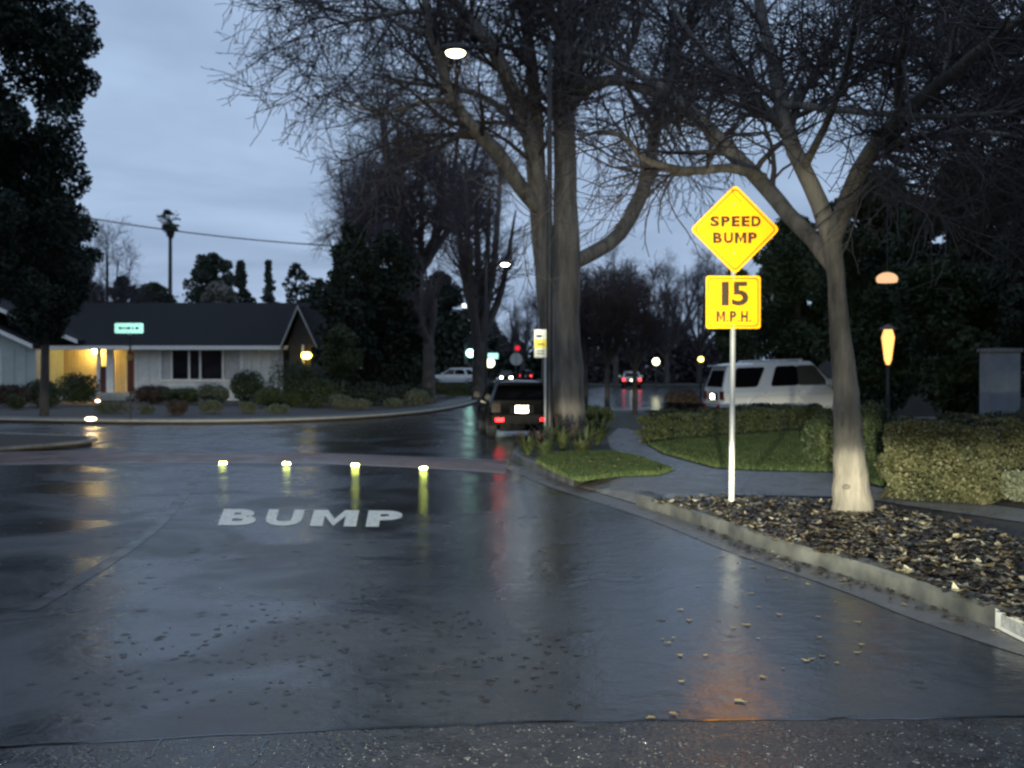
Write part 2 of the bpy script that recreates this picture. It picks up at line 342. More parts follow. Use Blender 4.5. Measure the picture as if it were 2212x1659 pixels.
def tubes(P_, R_, k):
    """P_ (n, s, 3) polylines with radii R_ (n, s) -> verts, quads"""
    n, s, _ = P_.shape; T = np.gradient(P_, axis=1); T /= np.linalg.norm(T, axis=2)[..., None] + 1e-9
    ref = np.where(np.abs(T[:, :1, 2:3]) > 0.8, np.array([[[1.0, 0.2, 0]]]), np.array([[[0.1, 0.2, 1.0]]]))
    U = np.cross(T, np.broadcast_to(ref, T.shape)); U /= np.linalg.norm(U, axis=2)[..., None] + 1e-9
    W = np.cross(T, U); a = np.arange(k) * 2 * np.pi / k
    V = P_[:, :, None] + R_[:, :, None, None] * (U[:, :, None] * np.cos(a)[None, None, :, None] + W[:, :, None] * np.sin(a)[None, None, :, None])
    idx = np.arange(n * s * k).reshape(n, s, k); j = np.roll(np.arange(k), -1)
    F = np.stack([idx[:, :-1], idx[:, :-1][:, :, j], idx[:, 1:][:, :, j], idx[:, 1:]], axis=-1)
    return V.reshape(-1, 3), F.reshape(-1, 4)
def resample(pts, s):
    pts = np.asarray(pts, dtype=float); d = np.r_[0, np.cumsum(np.linalg.norm(np.diff(pts, axis=0), axis=1))]
    t = np.linspace(0, d[-1], s); return np.stack([np.interp(t, d, pts[:, i]) for i in range(3)], axis=1)
def sprout(P_, R_, n, length, ang, trop, wob, t0=0.2, s=7, rf=0.55, rtip=0.004, rng=RNG, tmax=1.0, rmin=0.0):
    """n new branches springing from the polylines P_, chosen by their length"""
    seg = np.linalg.norm(np.diff(P_, axis=1), axis=2).sum(1); par = rng.choice(len(P_), n, p=seg / seg.sum())
    t = t0 + (tmax - t0) * rng.random(n); S = P_.shape[1]; f = t * (S - 1); i = np.minimum(f.astype(int), S - 2); fr = (f - i)[:, None]
    A, B = P_[par, i], P_[par, i + 1]; p0 = A + (B - A) * fr; tan = B - A; tan /= np.linalg.norm(tan, axis=1)[:, None] + 1e-9
    r0 = np.maximum((R_[par, i] + (R_[par, i + 1] - R_[par, i]) * fr[:, 0]) * rf, rtip + rmin)
    q = rng.normal(size=(n, 3)); q -= tan * (q * tan).sum(1)[:, None]; q /= np.linalg.norm(q, axis=1)[:, None] + 1e-9
    a = np.radians(rng.uniform(ang[0], ang[1], n))[:, None]; d = np.cos(a) * tan + np.sin(a) * q
    L = rng.uniform(length[0], length[1], n) * (1.15 - 0.5 * t); st = (L / (s - 1))[:, None]
    pts = [p0]; kink = rng.normal(size=(n, 3)) * wob
    for j in range(s - 1):
        d = d + rng.normal(size=(n, 3)) * wob + kink * 0.3 + np.array([0, 0, trop]); d /= np.linalg.norm(d, axis=1)[:, None]
        pts.append(pts[-1] + d * st)
    P2 = np.stack(pts, axis=1); R2 = r0[:, None] * (1 - np.linspace(0, 1, s)[None]) + rtip * np.linspace(0, 1, s)[None]
    return P2, R2

def bare_tree(name, label, base, limbs, levels, mats, group=None, seed=1, trunk_part=None, buds=0, kside=10, flare=None, cat='tree'):
    """limbs: [(points, radii)] the trunk and boughs; levels: list of dicts for sprout()"""
    rng = np.random.default_rng(seed); root = thing(name, label, cat, base, 0, group)
    nb = NB(); S = 22; PL, RL = [], []
    for pts, rad in limbs:
        pts = [tuple(p) for p in smooth_line(pts, 2)]; Pp = resample(pts, S)
        Rr = np.interp(np.linspace(0, 1, S), np.linspace(0, 1, len(rad)), rad)
        jit = rng.normal(size=(S, 3)) * Rr[:, None] * 0.055; jit[0] = 0; Pp = Pp + jit
        PL.append(Pp); RL.append(Rr)
    P0, R0 = np.stack(PL), np.stack(RL)
    V, F = tubes(P0, R0, kside); nb.add(V, F)
    tr = link('trunk', smooth(nb.mesh('trunk')), mats[0], root)
    cr = NB(); cur = (P0, R0); allP = [(P0, R0)]
    for lv in levels:
        lv = dict(lv); src = lv.pop('src', -1); k = lv.pop('k', 3); sel = lv.pop('sel', None)
        a = allP[src]; a = (a[0][sel], a[1][sel]) if sel else a
        p2, r2 = sprout(a[0], a[1], rng=rng, **lv); allP.append((p2, r2)); V, F = tubes(p2, r2, k); cr.add(V, F)
    if buds:
        tips = allP[-1][0]; ii = rng.choice(len(tips), buds); jj = rng.integers(2, tips.shape[1], buds)
        V, F = quads(tips[ii, jj], 0.05, 0.7, rng); cr.add(V, F)
    link('crown', cr.mesh('crown'), mats[1], root)
    return root, allP
def leafy_tree(name, label, base, trunk, clumps, per, leaf, m, group=None, seed=1, asp=0.5, tmat='bark_dark', drop=0.0, flat=0.0, squash=0.8, cat='tree'):
    """trunk: [(pts, radii)], clumps: [(centre, radius)]"""
    rng = np.random.default_rng(seed); root = thing(name, label, cat, base, 0, group); nb = NB()
    for pts, rad in trunk:
        Pp = resample([tuple(p) for p in smooth_line(pts, 1)], 12)[None]; Rr = np.interp(np.linspace(0, 1, 12), np.linspace(0, 1, len(rad)), rad)[None]
        nb.add(*tubes(Pp, Rr, 8))
    link('trunk', smooth(nb.mesh('trunk')), M[tmat], root)
    C = clump_cloud([c for c, r in clumps], [r for c, r in clumps], per, rng, squash)
    cr = NB(); cr.add(*quads(C, leaf, asp, rng, flat, drop))
    link('crown', cr.mesh('crown'), m, root); return root
def shrub(name, label, c, rad, n, leaf, m, group=None, seed=1, cat='shrub', lumps=7, flat=0.0, asp=0.55):
    """a low shrub: lumpy leafy mass ; c is its base, rad = (rx, ry, h)"""
    rng = np.random.default_rng(seed); root = thing(name, label, cat, c, 0, group); rx, ry, h = rad
    cs, rs = [], []
    for i in range(lumps):
        a = rng.uniform(0, 6.28); q = rng.uniform(0.2, 0.62)
        cs.append((c[0] + math.cos(a) * rx * q, c[1] + math.sin(a) * ry * q, c[2] + h * rng.uniform(0.42, 0.68))); rs.append(rng.uniform(0.4, 0.55))
    cs.append((c[0], c[1], c[2] + h * 0.55)); rs.append(0.62); pts = []
    for cc, r in zip(cs, rs): pts.append(np.asarray(cc) + ball(n // len(cs), rng, 0.5) * np.array([rx, ry, h * 0.72]) * r * 1.25)
    C = np.concatenate(pts); C = C[C[:, 2] > c[2] + 0.01]
    cr = NB(); cr.add(*quads(C, leaf, asp, rng, flat)); link('foliage', cr.mesh('foliage'), m, root)
    return root
def hedge(name, label, corners, h, n, leaf, m, seed=1, round_=0.12, group=None, cat='hedge', zb=0.15):
    """a clipped hedge: leaves filling the shell of a box with a quadrilateral footprint (bilinear corners)"""
    rng = np.random.default_rng(seed); a, b, c, d = [np.array((p[0], p[1])) for p in corners]
    ctr = (a + b + c + d) / 4; root = thing(name, label, cat, (ctr[0], ctr[1], zb), 0, group)
    u, v, w = rng.random(n), rng.random(n), rng.random(n)
    f = rng.integers(0, 5, n); e = np.abs(rng.normal(size=n)) * 0.06
    u = np.where(f == 0, e, np.where(f == 1, 1 - e, u)); v = np.where(f == 2, e, v); v = np.where((f == 3) & (rng.random(n) < 0.5), 1 - e, v); w = np.where(f == 4, 1 - e, w)
    w = np.clip(w, 0.02, 1.05)
    xy = (a[None] * ((1-u)*(1-v))[:, None] + b[None] * (u*(1-v))[:, None] + c[None] * (u*v)[:, None] + d[None] * ((1-u)*v)[:, None])
    # lumpy surface: push in and out with a few sine waves
    lump = 0.035 * (np.sin(xy[:, 0] * 7 + xy[:, 1] * 3) + np.sin(xy[:, 1] * 6 - xy[:, 0] * 4 + w * 9) + np.sin(w * 14 + xy[:, 0] * 11))
    rel = xy - ctr[None]; rel *= (1 + lump - round_ * np.maximum(0, w - 0.75) * 1.2)[:, None]
    hh = h * (1 + 0.05 * np.sin(xy[:, 0] * 5 + 1) + 0.04 * np.sin(xy[:, 1] * 8 + xy[:, 0] * 3))
    C = np.c_[ctr[None] + rel, zb + w * hh]
    cr = NB(); cr.add(*quads(C, leaf, 0.6, rng)); link('foliage', cr.mesh('foliage'), m, root)
    return root

# ================================================================== SETTING
# wide ground, the wet road on it, and raised islands with kerbs
sheet('ground', [(-700, -60), (700, -60), (700, 1400), (-700, 1400)], -0.02, M['ground'])
sheet('road', [(-95, 3.55), (160, 3.05), (160, 420), (-95, 420)], 0.0, M['asphalt'])

# near strip of coarse older asphalt with a broken seam: real stones standing in the water film
def near_strip():
    rng = np.random.default_rng(5)
    seam = [G(px, py) for px, py in ((-300, 1622), (130, 1612), (420, 1592), (700, 1580), (1106, 1562), (1500, 1557), (1800, 1556), (2300, 1549), (2700, 1545))]
    far = [(p.x, p.y) for p in seam]
    sheet('old_asphalt', [(-95, -60), (160, -60), (160, far[-1][1])] + far[::-1] + [(-95, far[0][1])], 0.004, M['asphalt_rough'])
    st = []
    for i in range(1300):
        px = rng.uniform(-150, 2400); py = 1560 + 110 * rng.random() ** 0.8
        line = np.interp(px, [-300, 130, 700, 1106, 2300], [1622, 1612, 1580, 1562, 1549])
        if py < line + 4: continue
        st.append(G(px, py))
    bm = bmesh.new()
    for p in st:
        r = rng.uniform(0.0025, 0.008) * (2.0 if rng.random() < 0.05 else 1)
        mt = Matrix.Translation((p.x, p.y, 0.004)) @ Matrix.Rotation(rng.uniform(0, 6), 4, 'Z') @ Matrix.Diagonal((r * rng.uniform(.8, 1.8), r, r * 0.5, 1))
        bmesh.ops.create_icosphere(bm, subdivisions=1, radius=1, matrix=mt)
    o = from_bm('road_gravel', bm, mat('wet_stone', (0.04, 0.04, 0.042), (0.10, 0.10, 0.10), 40, 0.12, coat=0.6)); smooth(o.data); tag(o, 'wet grit standing in the coarse asphalt at the near edge', 'gravel', kind='stuff')
    # the seam itself: a narrow dark groove filled with tar and water
    ln = smooth_line(seam, 1); rough = [p + Vector((0, rng.normal() * 0.006, 0)) for p in densify(ln, 0.12)]
    o = ribbon('road_seam', rough, [(-0.012, 0.0065), (0.014, 0.0065)], mat('seam_tar', (0.006, 0.006, 0.007), None, rough=0.12)); o['kind'] = 'structure'
    for k, (x0, y0, x1, y1) in enumerate(((365, 1596, 320, 1640), (575, 1600, 545, 1655))):
        pts = [G(x0 + (x1 - x0) * t / 6 + rng.normal() * 6, y0 + (y1 - y0) * t / 6) for t in range(7)]
        o = ribbon('road_crack', pts, [(-0.007, 0.0068), (0.007, 0.0068)], bpy.data.materials['seam_tar']); o['kind'] = 'structure'
near_strip()
sl = smooth_line([G(*p) for p in ((440, 1008), (405, 1062), (335, 1145), (225, 1222), (130, 1278), (60, 1320))], 2)
o = ribbon('road_joint', sl, [(-0.07, 0.0035), (-0.02, 0.0045), (0.07, 0.0035)], asphalt('joint_filler', (0.036, 0.038, 0.042), (0.055, 0.057, 0.06), 0.28, 0.45, 2.0, 0.1, 70, False)); o['kind'] = 'structure'

# ---- right-hand verge
KR_near = [G(1379, 1091), G(1491, 1125), G(1672, 1195), G(1907, 1253 + 12), G(2163, 1362), Vector((4.35, 5.2, 0)), Vector((5.6, 1.5, 0)), Vector((7.6, -6, 0))]
KR_far = [G(1245, 1051), G(1139, 1008), G(1110, 992), G(1120, 975), G(1160, 957), G(1190, 940), G(1205, 915), G(1225, 899)]
KR_far = KR_far[:2] + smooth_line(KR_far[2:], 1)
KRn = smooth_line(KR_near, 2)
far_edge = [G(1300, 895), G(1450, 892), Vector((12, 45, 0)), Vector((120, 46, 0))]
sheet('planting_bed', [*KRn, (130, -6), (130, 16.0), G(1560, 1055), G(1440, 1072)], 0.13, M['soil'], depth=0.15)
sheet('verge', [G(1330, 1024), *KR_far, *far_edge, (130, 16.0), G(1560, 1055), G(1440, 1072)], 0.13, M['ground'], depth=0.15)
apr = bmesh.new()
q = [apr.verts.new(p) for p in (G(1248, 1052) + Vector((0, 0, .012)), G(1377, 1091) + Vector((0, 0, .012)), G(1440, 1072, 0.142), G(1330, 1024, 0.142))]
apr.faces.new(q); o = from_bm('driveway_apron', apr, M['conc_dark']); o['kind'] = 'structure'
# kerbs: face, rounded top, back
def kerb(pts, name='kerb', m='conc', h=0.15, w=0.15):
    pts = densify(pts, 0.5)
    o = ribbon(name, pts, [(-0.04, -0.01), (-0.03, h - 0.03), (-0.005, h), (w, h + 0.003), (w + 0.004, h - 0.06)], M[m]); smooth_angle(o, 30); o['kind'] = 'structure'; return o
kerb(KRn[:-6], m='conc'); kerb(KR_far[::-1])
# gutter pans along the kerbs
def gutter(pts, w=0.42, m='conc_dark'):
    o = ribbon('gutter', densify(pts, 0.6), [(-w, 0.004), (0.0, 0.002)], M[m]); o['kind'] = 'structure'; return o
gutter(KR_far[1::-1] + KRn[:-6])
# sidewalk: winding path on the right, with its joints as narrow grooves
SW = [[(2600, 1205), (2212, 1128), (1960, 1092), (1900, 1082), (1790, 1073), (1640, 1070), (1440, 1072), (1330, 1024), (1420, 1024), (1458, 1016), (1370, 990), (1318, 968), (1312, 945), (1335, 925)],
      [(1352, 925), (1388, 936), (1397, 962), (1430, 982), (1540, 1012), (1640, 1018), (1790, 1020), (1890, 1052), (2000, 1070), (2212, 1100), (2600, 1150)]]
sheet('sidewalk', [G(*p, 0.142) for p in SW[0]] + [G(*p, 0.142) for p in SW[1]], 0.142, M['conc_dark'])
sheet('concrete_slab', [G(*p, 0.146) for p in ((1420, 1078), (1445, 1066), (1640, 1064), (1660, 1080), (1560, 1086), (1480, 1090))], 0.146, M['conc_light'])
# painted house-number block on the kerb face
kp, kq = G(2165, 1358), G(2330, 1440)
dirn = (kq - kp).normalized(); nrm = Vector((dirn.y, -dirn.x, 0)); nrm = nrm if nrm.dot(Vector((0, 0, 0)) - kp) > 0 else -nrm
def on_kerb(s, z, off): return kp + dirn * s + Vector((0, 0, z)) + nrm * off
def kerb_patch(name, s0, s1, z0, z1, off, m, parent=None):
    bm = bmesh.new(); extrude_poly(bm, [on_kerb(s0, z0, off), on_kerb(s1, z0, off), on_kerb(s1, z1, off), on_kerb(s0, z1, off)], nrm * 0.004)
    return from_bm(name, bm, m, parent)
KN = thing('kerb_address_plate', 'white painted house number block on the kerb face, worn grey inside', 'house number', tuple(on_kerb(0.2, 0, 0)))
kerb_patch('white_border', 0.0, 0.55, 0.008, 0.142, 0.045, M['white_paint'], KN)
kerb_patch('grey_panel', 0.09, 0.5, 0.035, 0.118, 0.0495, mat('worn_paint', (0.22, 0.24, 0.24), (0.5, 0.52, 0.5), 22, 0.6), KN)

# ---- left garden across the street
KL = [Vector((-60, 37.5, 0)), G(-300, 908), G(0, 912), G(250, 917), G(500, 917), G(700, 911), G(850, 901), G(960, 888), G(1022, 873), G(1046, 858), G(1046, 838), Vector((-3.4, 150, 0))]
KLs = smooth_line(KL, 2)
sheet('garden_bed', KLs + [(-3.4, 400), (-140, 400), (-140, 37)], 0.13, M['soil'], depth=0.15)
kerb(KLs[::-1], m='conc_light'); gutter(KLs[::-1], 0.5)
o = ribbon('sidewalk', KLs[6:-5], [(0.25, 0.14), (1.35, 0.14)], M['conc']); o['kind'] = 'structure'
# ---- left near verge tip
VL = smooth_line([Vector((-30, 23.5, 0)), G(-200, 996), G(60, 976), G(185, 965), G(200, 959), G(180, 953), G(60, 949), G(-200, 944), Vector((-40, 30.5, 0))], 2)
sheet('verge', VL, 0.13, M['soil'], depth=0.15); kerb(VL[::-1], m='conc_dark')
# ---- far block behind the wide wet street
sheet('far_verge', [(3.6, 118), (8, 108), (150, 108), (150, 420), (3.6, 420)], 0.13, M['ground'], depth=0.15)
# ---- raised red hump across the street with a painted edge line
HF = [(-200, 1006), (0, 1004), (240, 1001), (480, 1000), (700, 1002), (915, 1011), (1030, 1018), (1092, 1022)]
HB = [(-200, 974), (0, 975), (240, 976), (480, 977), (700, 980), (915, 988), (1038, 993), (1098, 996)]
bm = bmesh.new(); rows = []
for (a, b) in zip(HF, HB):
    hk = .05 if a[0] > 1080 else 1.0; A, B = G(*a), G(*b); rows.append([bm.verts.new(A.lerp(B, v) + Vector((0, 0, 0.006 + 0.075 * hk * math.sin(math.pi * min(1, v)) ** 0.8 if 0 < v < 1 else 0.005))) for v in np.linspace(0, 1, 14)])
for i in range(len(rows) - 1):
    for j in range(13): bm.faces.new((rows[i][j], rows[i + 1][j], rows[i + 1][j + 1], rows[i][j + 1]))
o = from_bm('speed_hump', bm, M['brick_asphalt']); smooth(o.data); o['kind'] = 'structure'
hl = densify([G(*p) for p in HF], 0.5)
o = ribbon('hump_line', hl, [(-0.09, 0.008), (0.03, 0.012)], mat('line_paint', (0.16, 0.17, 0.17), (0.34, 0.35, 0.35), 14, 0.45)); o['kind'] = 'structure'
# BUMP lettering
c00, c10, c11, c01 = G(470, 1135), G(866, 1139), G(871, 1104), G(484, 1100)
paint = mat('road_paint', (0.46, 0.49, 0.46), (0.72, 0.74, 0.69), 9, 0.5, bump=0.2, bscale=90)
pn_ = paint.node_tree; pb_ = [n for n in pn_.nodes if n.type == 'BSDF_PRINCIPLED'][0]; src_ = pb_.inputs['Base Color'].links[0].from_socket; ptc = [n for n in pn_.nodes if n.type == 'MAPPING'][0]
wn_ = N(pn_, 'ShaderNodeTexNoise', Scale=26.0, Detail=6.0, Roughness=0.75); pn_.links.new(ptc.outputs[0], wn_.inputs['Vector']); wr_ = ramp(pn_, [(0.50, (0, 0, 0)), (0.66, (1, 1, 1))]); pn_.links.new(wn_.outputs['Fac'], wr_.inputs[0])
wx_ = N(pn_, 'ShaderNodeMixRGB'); pn_.links.new(wr_.outputs[0], wx_.inputs[0]); pn_.links.new(src_, wx_.inputs[1]); wx_.inputs[2].default_value = (.12, .125, .12, 1); pn_.links.new(wx_.outputs[0], pb_.inputs['Base Color'])
def onroad(u, v):
    p = c00.lerp(c10, u).lerp(c01.lerp(c11, u), v); return (p.x, p.y, 0.005)
lt = link('road_lettering', word_mesh('BUMP', onroad, 0.05, 0.26), paint); tag(lt, 'white BUMP lettering painted on the wet asphalt', 'road marking')
# reflective studs
for i, (px, py, wh) in enumerate(((483, 1003, 'leftmost, nearest the centre of the road mouth'), (620, 1004, 'second from the left along the hump edge'), (768, 1007, 'third from the left along the hump edge'), (915, 1014, 'rightmost, nearest the parked black car'))):
    g = G(px, py, 0.01); t = thing('reflective_stud', 'glowing reflective road stud, ' + wh, 'road stud', tuple(g), 0, 'reflective studs along the hump')
    bm = bmesh.new(); w = 0.07
    pr = [(-0.06, 0), (-0.035, 0.048), (0.035, 0.048), (0.06, 0)]
    extrude_poly(bm, [(g.x - w, g.y + a, g.z + b) for a, b in pr], (2 * w, 0, 0)); from_bm('housing', bm, M['white_paint'], t)
    bm = bmesh.new(); extrude_poly(bm, [(g.x - w * .85, g.y - 0.059, g.z + 0.008), (g.x + w * .85, g.y - 0.059, g.z + 0.008), (g.x + w * .85, g.y - 0.039, g.z + 0.044), (g.x - w * .85, g.y - 0.039, g.z + 0.044)], (0, -0.012, 0.004)); from_bm('reflector', bm, M['stud'], t)

# lawns: turf sheet plus blades
def grass(name, poly, n, z, label, h=0.06, seed=3):
    sheet('lawn', poly, z, M['turf']); rng = np.random.default_rng(seed)
    xs = np.array([p[0] for p in poly]); ys = np.array([p[1] for p in poly]); pts = np.c_[rng.uniform(xs.min(), xs.max(), n * 3), rng.uniform(ys.min(), ys.max(), n * 3)]
    ins = np.zeros(len(pts), bool); j = len(xs) - 1
    for i in range(len(xs)):
        c = ((ys[i] > pts[:, 1]) != (ys[j] > pts[:, 1])) & (pts[:, 0] < (xs[j] - xs[i]) * (pts[:, 1] - ys[i]) / (ys[j] - ys[i] + 1e-12) + xs[i]); ins ^= c; j = i
    p = pts[ins][:n]; k = len(p); a = rng.uniform(0, 6.28, k); w = 0.006; hh = h * rng.uniform(0.5, 1.3, k); lean = rng.normal(size=(k, 2)) * 0.025
    B = np.c_[p, np.full(k, z)]; s = np.c_[np.cos(a) * w, np.sin(a) * w, np.zeros(k)]; T = B + np.c_[lean, hh]
    V = np.stack([B - s, B + s, T + s * .3, T - s * .3], axis=1).reshape(-1, 3)
    tag(link(name, mesh_np(name, V, np.arange(k * 4).reshape(-1, 4)), M['grass']), label, 'grass', kind='stuff')
LS = [G(*p, 0.15) for p in ((1158, 1000), (1172, 986), (1230, 980), (1330, 980), (1380, 990), (1452, 1016), (1425, 1026), (1330, 1030), (1250, 1041), (1205, 1024))]
grass('grass', LS, 42000, 0.15, 'small green lawn strip between kerb and winding sidewalk')
LB = [G(*p, 0.15) for p in ((1400, 960), (1560, 945), (1760, 930), (1900, 930), (1930, 1062), (1900, 1050), (1800, 1019), (1640, 1016), (1545, 1010), (1435, 980))]
grass('grass', LB, 60000, 0.15, 'dark green lawn between low hedge and sidewalk', seed=4)

# ================================================================== WARNING SIGN
SB = G(1580, 1090, 0.13); SD = SB.y
def sx(px): return (px - CX) / PPM(SD)
def sz(py): return P(CX, py, SD).z
ws = thing('warning_sign', 'bright yellow SPEED BUMP diamond above a 15 M.P.H. plaque on a pale post', 'traffic sign', tuple(SB))
bm = bmesh.new(); cyl(bm, (SB.x, SB.y, 0.1), (SB.x + 0.02, SB.y, sz(425)), 0.033, 0.033, 14); smooth_angle(from_bm('pole', bm, mat('pole_white', (0.62, 0.64, 0.60), (0.72, 0.73, 0.69), 12, 0.4, metal=0.1), ws), 40)
def rounded(pts, r, k=5):
    out = []; n = len(pts)
    for i in range(n):
        a, b, c = Vector(pts[i - 1]), Vector(pts[i]), Vector(pts[(i + 1) % n]); u, w = (a - b).normalized(), (c - b).normalized()
        for j in range(k + 1):
            t = j / k; out.append((b + u * r * (1 - t)).lerp(b + w * r * t, t) if 0 < t < 1 else (b + u * r if t == 0 else b + w * r))
    return out
def panel(name, pts2, y, th, m, parent, r=0.05):
    bm = bmesh.new(); extrude_poly(bm, [(p.x, y, p.y) for p in rounded([Vector(p) for p in pts2], r)], (0, th, 0)); return from_bm(name, bm, m, parent)
def text_on(s, x0, x1, z0, z1, y, m, parent, bold=0.02, name='lettering'):
    me = word_mesh(s, lambda u, v: (x0 + (x1 - x0) * u, y, z0 + (z1 - z0) * v), bold); return link(name, me, m, parent)
yF = SD - 0.06; dxc, dzc = sx(1585), sz(497); hw = sx(1681) - sx(1585); hh_ = 0.545
dia = panel('diamond_panel', [(dxc, dzc - hh_), (dxc + hw, dzc), (dxc, dzc + hh_), (dxc - hw, dzc)], yF, 0.006, M['sign_yellow'], ws, 0.06)
def frame_line(x, z, s, wd, y, m, parent, square=False):
    bm = bmesh.new()
    base = [(-1, 0), (0, 1), (1, 0), (0, -1)] if not square else [(-1, -1), (-1, 1), (1, 1), (1, -1)]
    o_ = rounded([Vector((x + a * s[0], z + b * s[1])) for a, b in base], 0.05); i_ = rounded([Vector((x + a * (s[0] - wd), z + b * (s[1] - wd))) for a, b in base], 0.045)
    A = [bm.verts.new((p.x, y, p.y)) for p in o_]; B = [bm.verts.new((p.x, y, p.y)) for p in i_]; n = len(A)
    for i in range(n): bm.faces.new((A[i], A[(i + 1) % n], B[(i + 1) % n], B[i]))
    return from_bm('border_line', bm, m, parent)
frame_line(dxc, dzc, (hw - .04, hh_ - .04), 0.018, yF - 0.003, M['ink'], dia)
text_on('SPEED', sx(1531), sx(1640), sz(491), sz(468), yF - 0.003, M['ink'], dia, 0.055)
text_on('BUMP', sx(1537), sx(1632), sz(527), sz(503), yF - 0.003, M['ink'], dia, 0.055)
pl = panel('speed_plaque', [(sx(1523), sz(710)), (sx(1640), sz(710)), (sx(1640), sz(597)), (sx(1523), sz(597))], yF, 0.006, M['sign_yellow'], ws, 0.035)
frame_line(sx(1581.5), sz(653.5), (sx(1640) - sx(1581.5) - .025, sz(653.5) - sz(710) - .025), 0.012, yF - 0.003, M['ink'], pl, True)
text_on('15', sx(1556), sx(1614), sz(661), sz(609), yF - 0.003, M['ink'], pl, 0.03)
text_on('M.P.H.', sx(1545), sx(1620), sz(696), sz(672), yF - 0.003, M['ink'], pl, 0.055)
for par, zz in ((dia, sz(445)), (dia, sz(548)), (pl, sz(603)), (pl, sz(704))):
    rod('bolt', (SB.x + .01, yF - .008, zz), (SB.x + .01, yF + .002, zz), .012, M['steel'], par, k=10)
for zb in (sz(520), sz(620), sz(690)):
    bm = bmesh.new(); bx(bm, (SB.x - 0.05, SD - 0.054, zb - 0.015), (SB.x + 0.06, SD - 0.03, zb + 0.015)); from_bm('bracket', bm, M['steel'], ws)

# ================================================================== STREET TREE AT THE RIGHT (pale trunk, forked)
TB = G(1840, 1108, 0.13); d0 = TB.y
def tp(px, py, dd=0.0): return P(px, py, d0 + dd)
trunk = [tp(1840, 1112), tp(1838, 1040), tp(1833, 940), tp(1826, 850), tp(1815, 720), tp(1805, 600), tp(1797, 505)]
limbs = [
 (trunk, [0.25, 0.19, 0.16, 0.14, 0.118, 0.10, 0.112]),
 ([tp(1797, 520), tp(1775, 450), tp(1735, 365), tp(1700, 290), tp(1683, 200, .4), tp(1662, 110, .8), tp(1640, 0, 1.2), tp(1600, -160, 1.6)], [0.115, 0.10, 0.09, 0.085, 0.07, 0.06, 0.05, 0.025]),
 ([tp(1797, 520), tp(1822, 450, -.2), tp(1850, 380, -.5), tp(1890, 310, -1), tp(1945, 250, -1.4), tp(2040, 175, -2), tp(2140, 90, -2.6), tp(2260, 0, -3.2)], [0.11, 0.10, 0.092, 0.08, 0.07, 0.06, 0.05, 0.025]),
 ([tp(1800, 580), tp(1760, 520, .5), tp(1700, 460, 1.0), tp(1640, 385, 1.7), tp(1570, 320, 2.4), tp(1478, 224, 3.2), tp(1366, 149, 4), tp(1250, 110, 4.6)], [0.08, 0.10, 0.105, 0.10, 0.095, 0.08, 0.06, 0.025]),
 ([tp(1650, 385, 1.6), tp(1576, 358, 1.3), tp(1506, 373, 1.0), tp(1436, 360, .6), tp(1382, 344, .4), tp(1357, 296, .2), tp(1296, 280, 0), tp(1250, 299, -.2)], [0.07, 0.06, 0.055, 0.05, 0.04, 0.035, 0.028, 0.012]),
 ([tp(1700, 290), tp(1640, 215, .6), tp(1560, 160, 1.2), tp(1480, 60, 1.7), tp(1420, -40, 2.0)], [0.06, 0.05, 0.042, 0.03, 0.015]),
 ([tp(1690, 240, .2), tp(1760, 170, .6), tp(1850, 90, 1.0), tp(1900, -30, 1.4)], [0.05, 0.045, 0.035, 0.015]),
 ([tp(1690, 225, .2), tp(1790, 235, -.5), tp(1900, 245, -1.2), tp(2040, 255, -2.0), tp(2200, 240, -2.8)], [0.045, 0.04, 0.035, 0.028, 0.012]),
 ([tp(1890, 310, -1), tp(1960, 300, -.6), tp(2060, 280, 0), tp(2180, 290, .6), tp(2300, 320, 1)], [0.05, 0.045, 0.04, 0.03, 0.012]),
 ([tp(1945, 250, -1.4), tp(1940, 160, -1.8), tp(1960, 60, -2.4), tp(1990, -80, -3)], [0.05, 0.042, 0.034, 0.015]),
 ([tp(2040, 175, -2), tp(2060, 80, -1.4), tp(2100, -40, -.8)], [0.045, 0.035, 0.015]),
 ([tp(1735, 365), tp(1790, 260, -1), tp(1830, 150, -2), tp(1850, 20, -3), tp(1880, -120, -3.6)], [0.05, 0.04, 0.032, 0.026, 0.012]),
]
tree_r, aP = bare_tree('street_tree', 'bare street tree with pale lit trunk forking in two, in the leaf-strewn bed', tuple(TB), limbs, [
  dict(n=170, length=(0.9, 2.3), ang=(25, 70), trop=0.03, wob=0.13, t0=0.25, rf=0.45, rtip=0.006, s=8, k=5, src=0, sel=slice(1, None)),
  dict(n=1300, length=(0.45, 1.2), ang=(25, 75), trop=0.0, wob=0.18, t0=0.12, rf=0.65, rtip=0.005, s=6, k=4, src=1),
  dict(n=4600, length=(0.2, 0.6), ang=(20, 75), trop=-0.02, wob=0.2, t0=0.1, rf=0.7, rtip=0.0035, s=5, k=3, src=2),
  dict(n=1200, length=(0.15, 0.4), ang=(20, 75), trop=-0.02, wob=0.2, t0=0.1, rf=0.8, rtip=0.003, s=4, k=3, src=2),
 ], (M['bark_pale'], M['twig']), seed=21, kside=14)

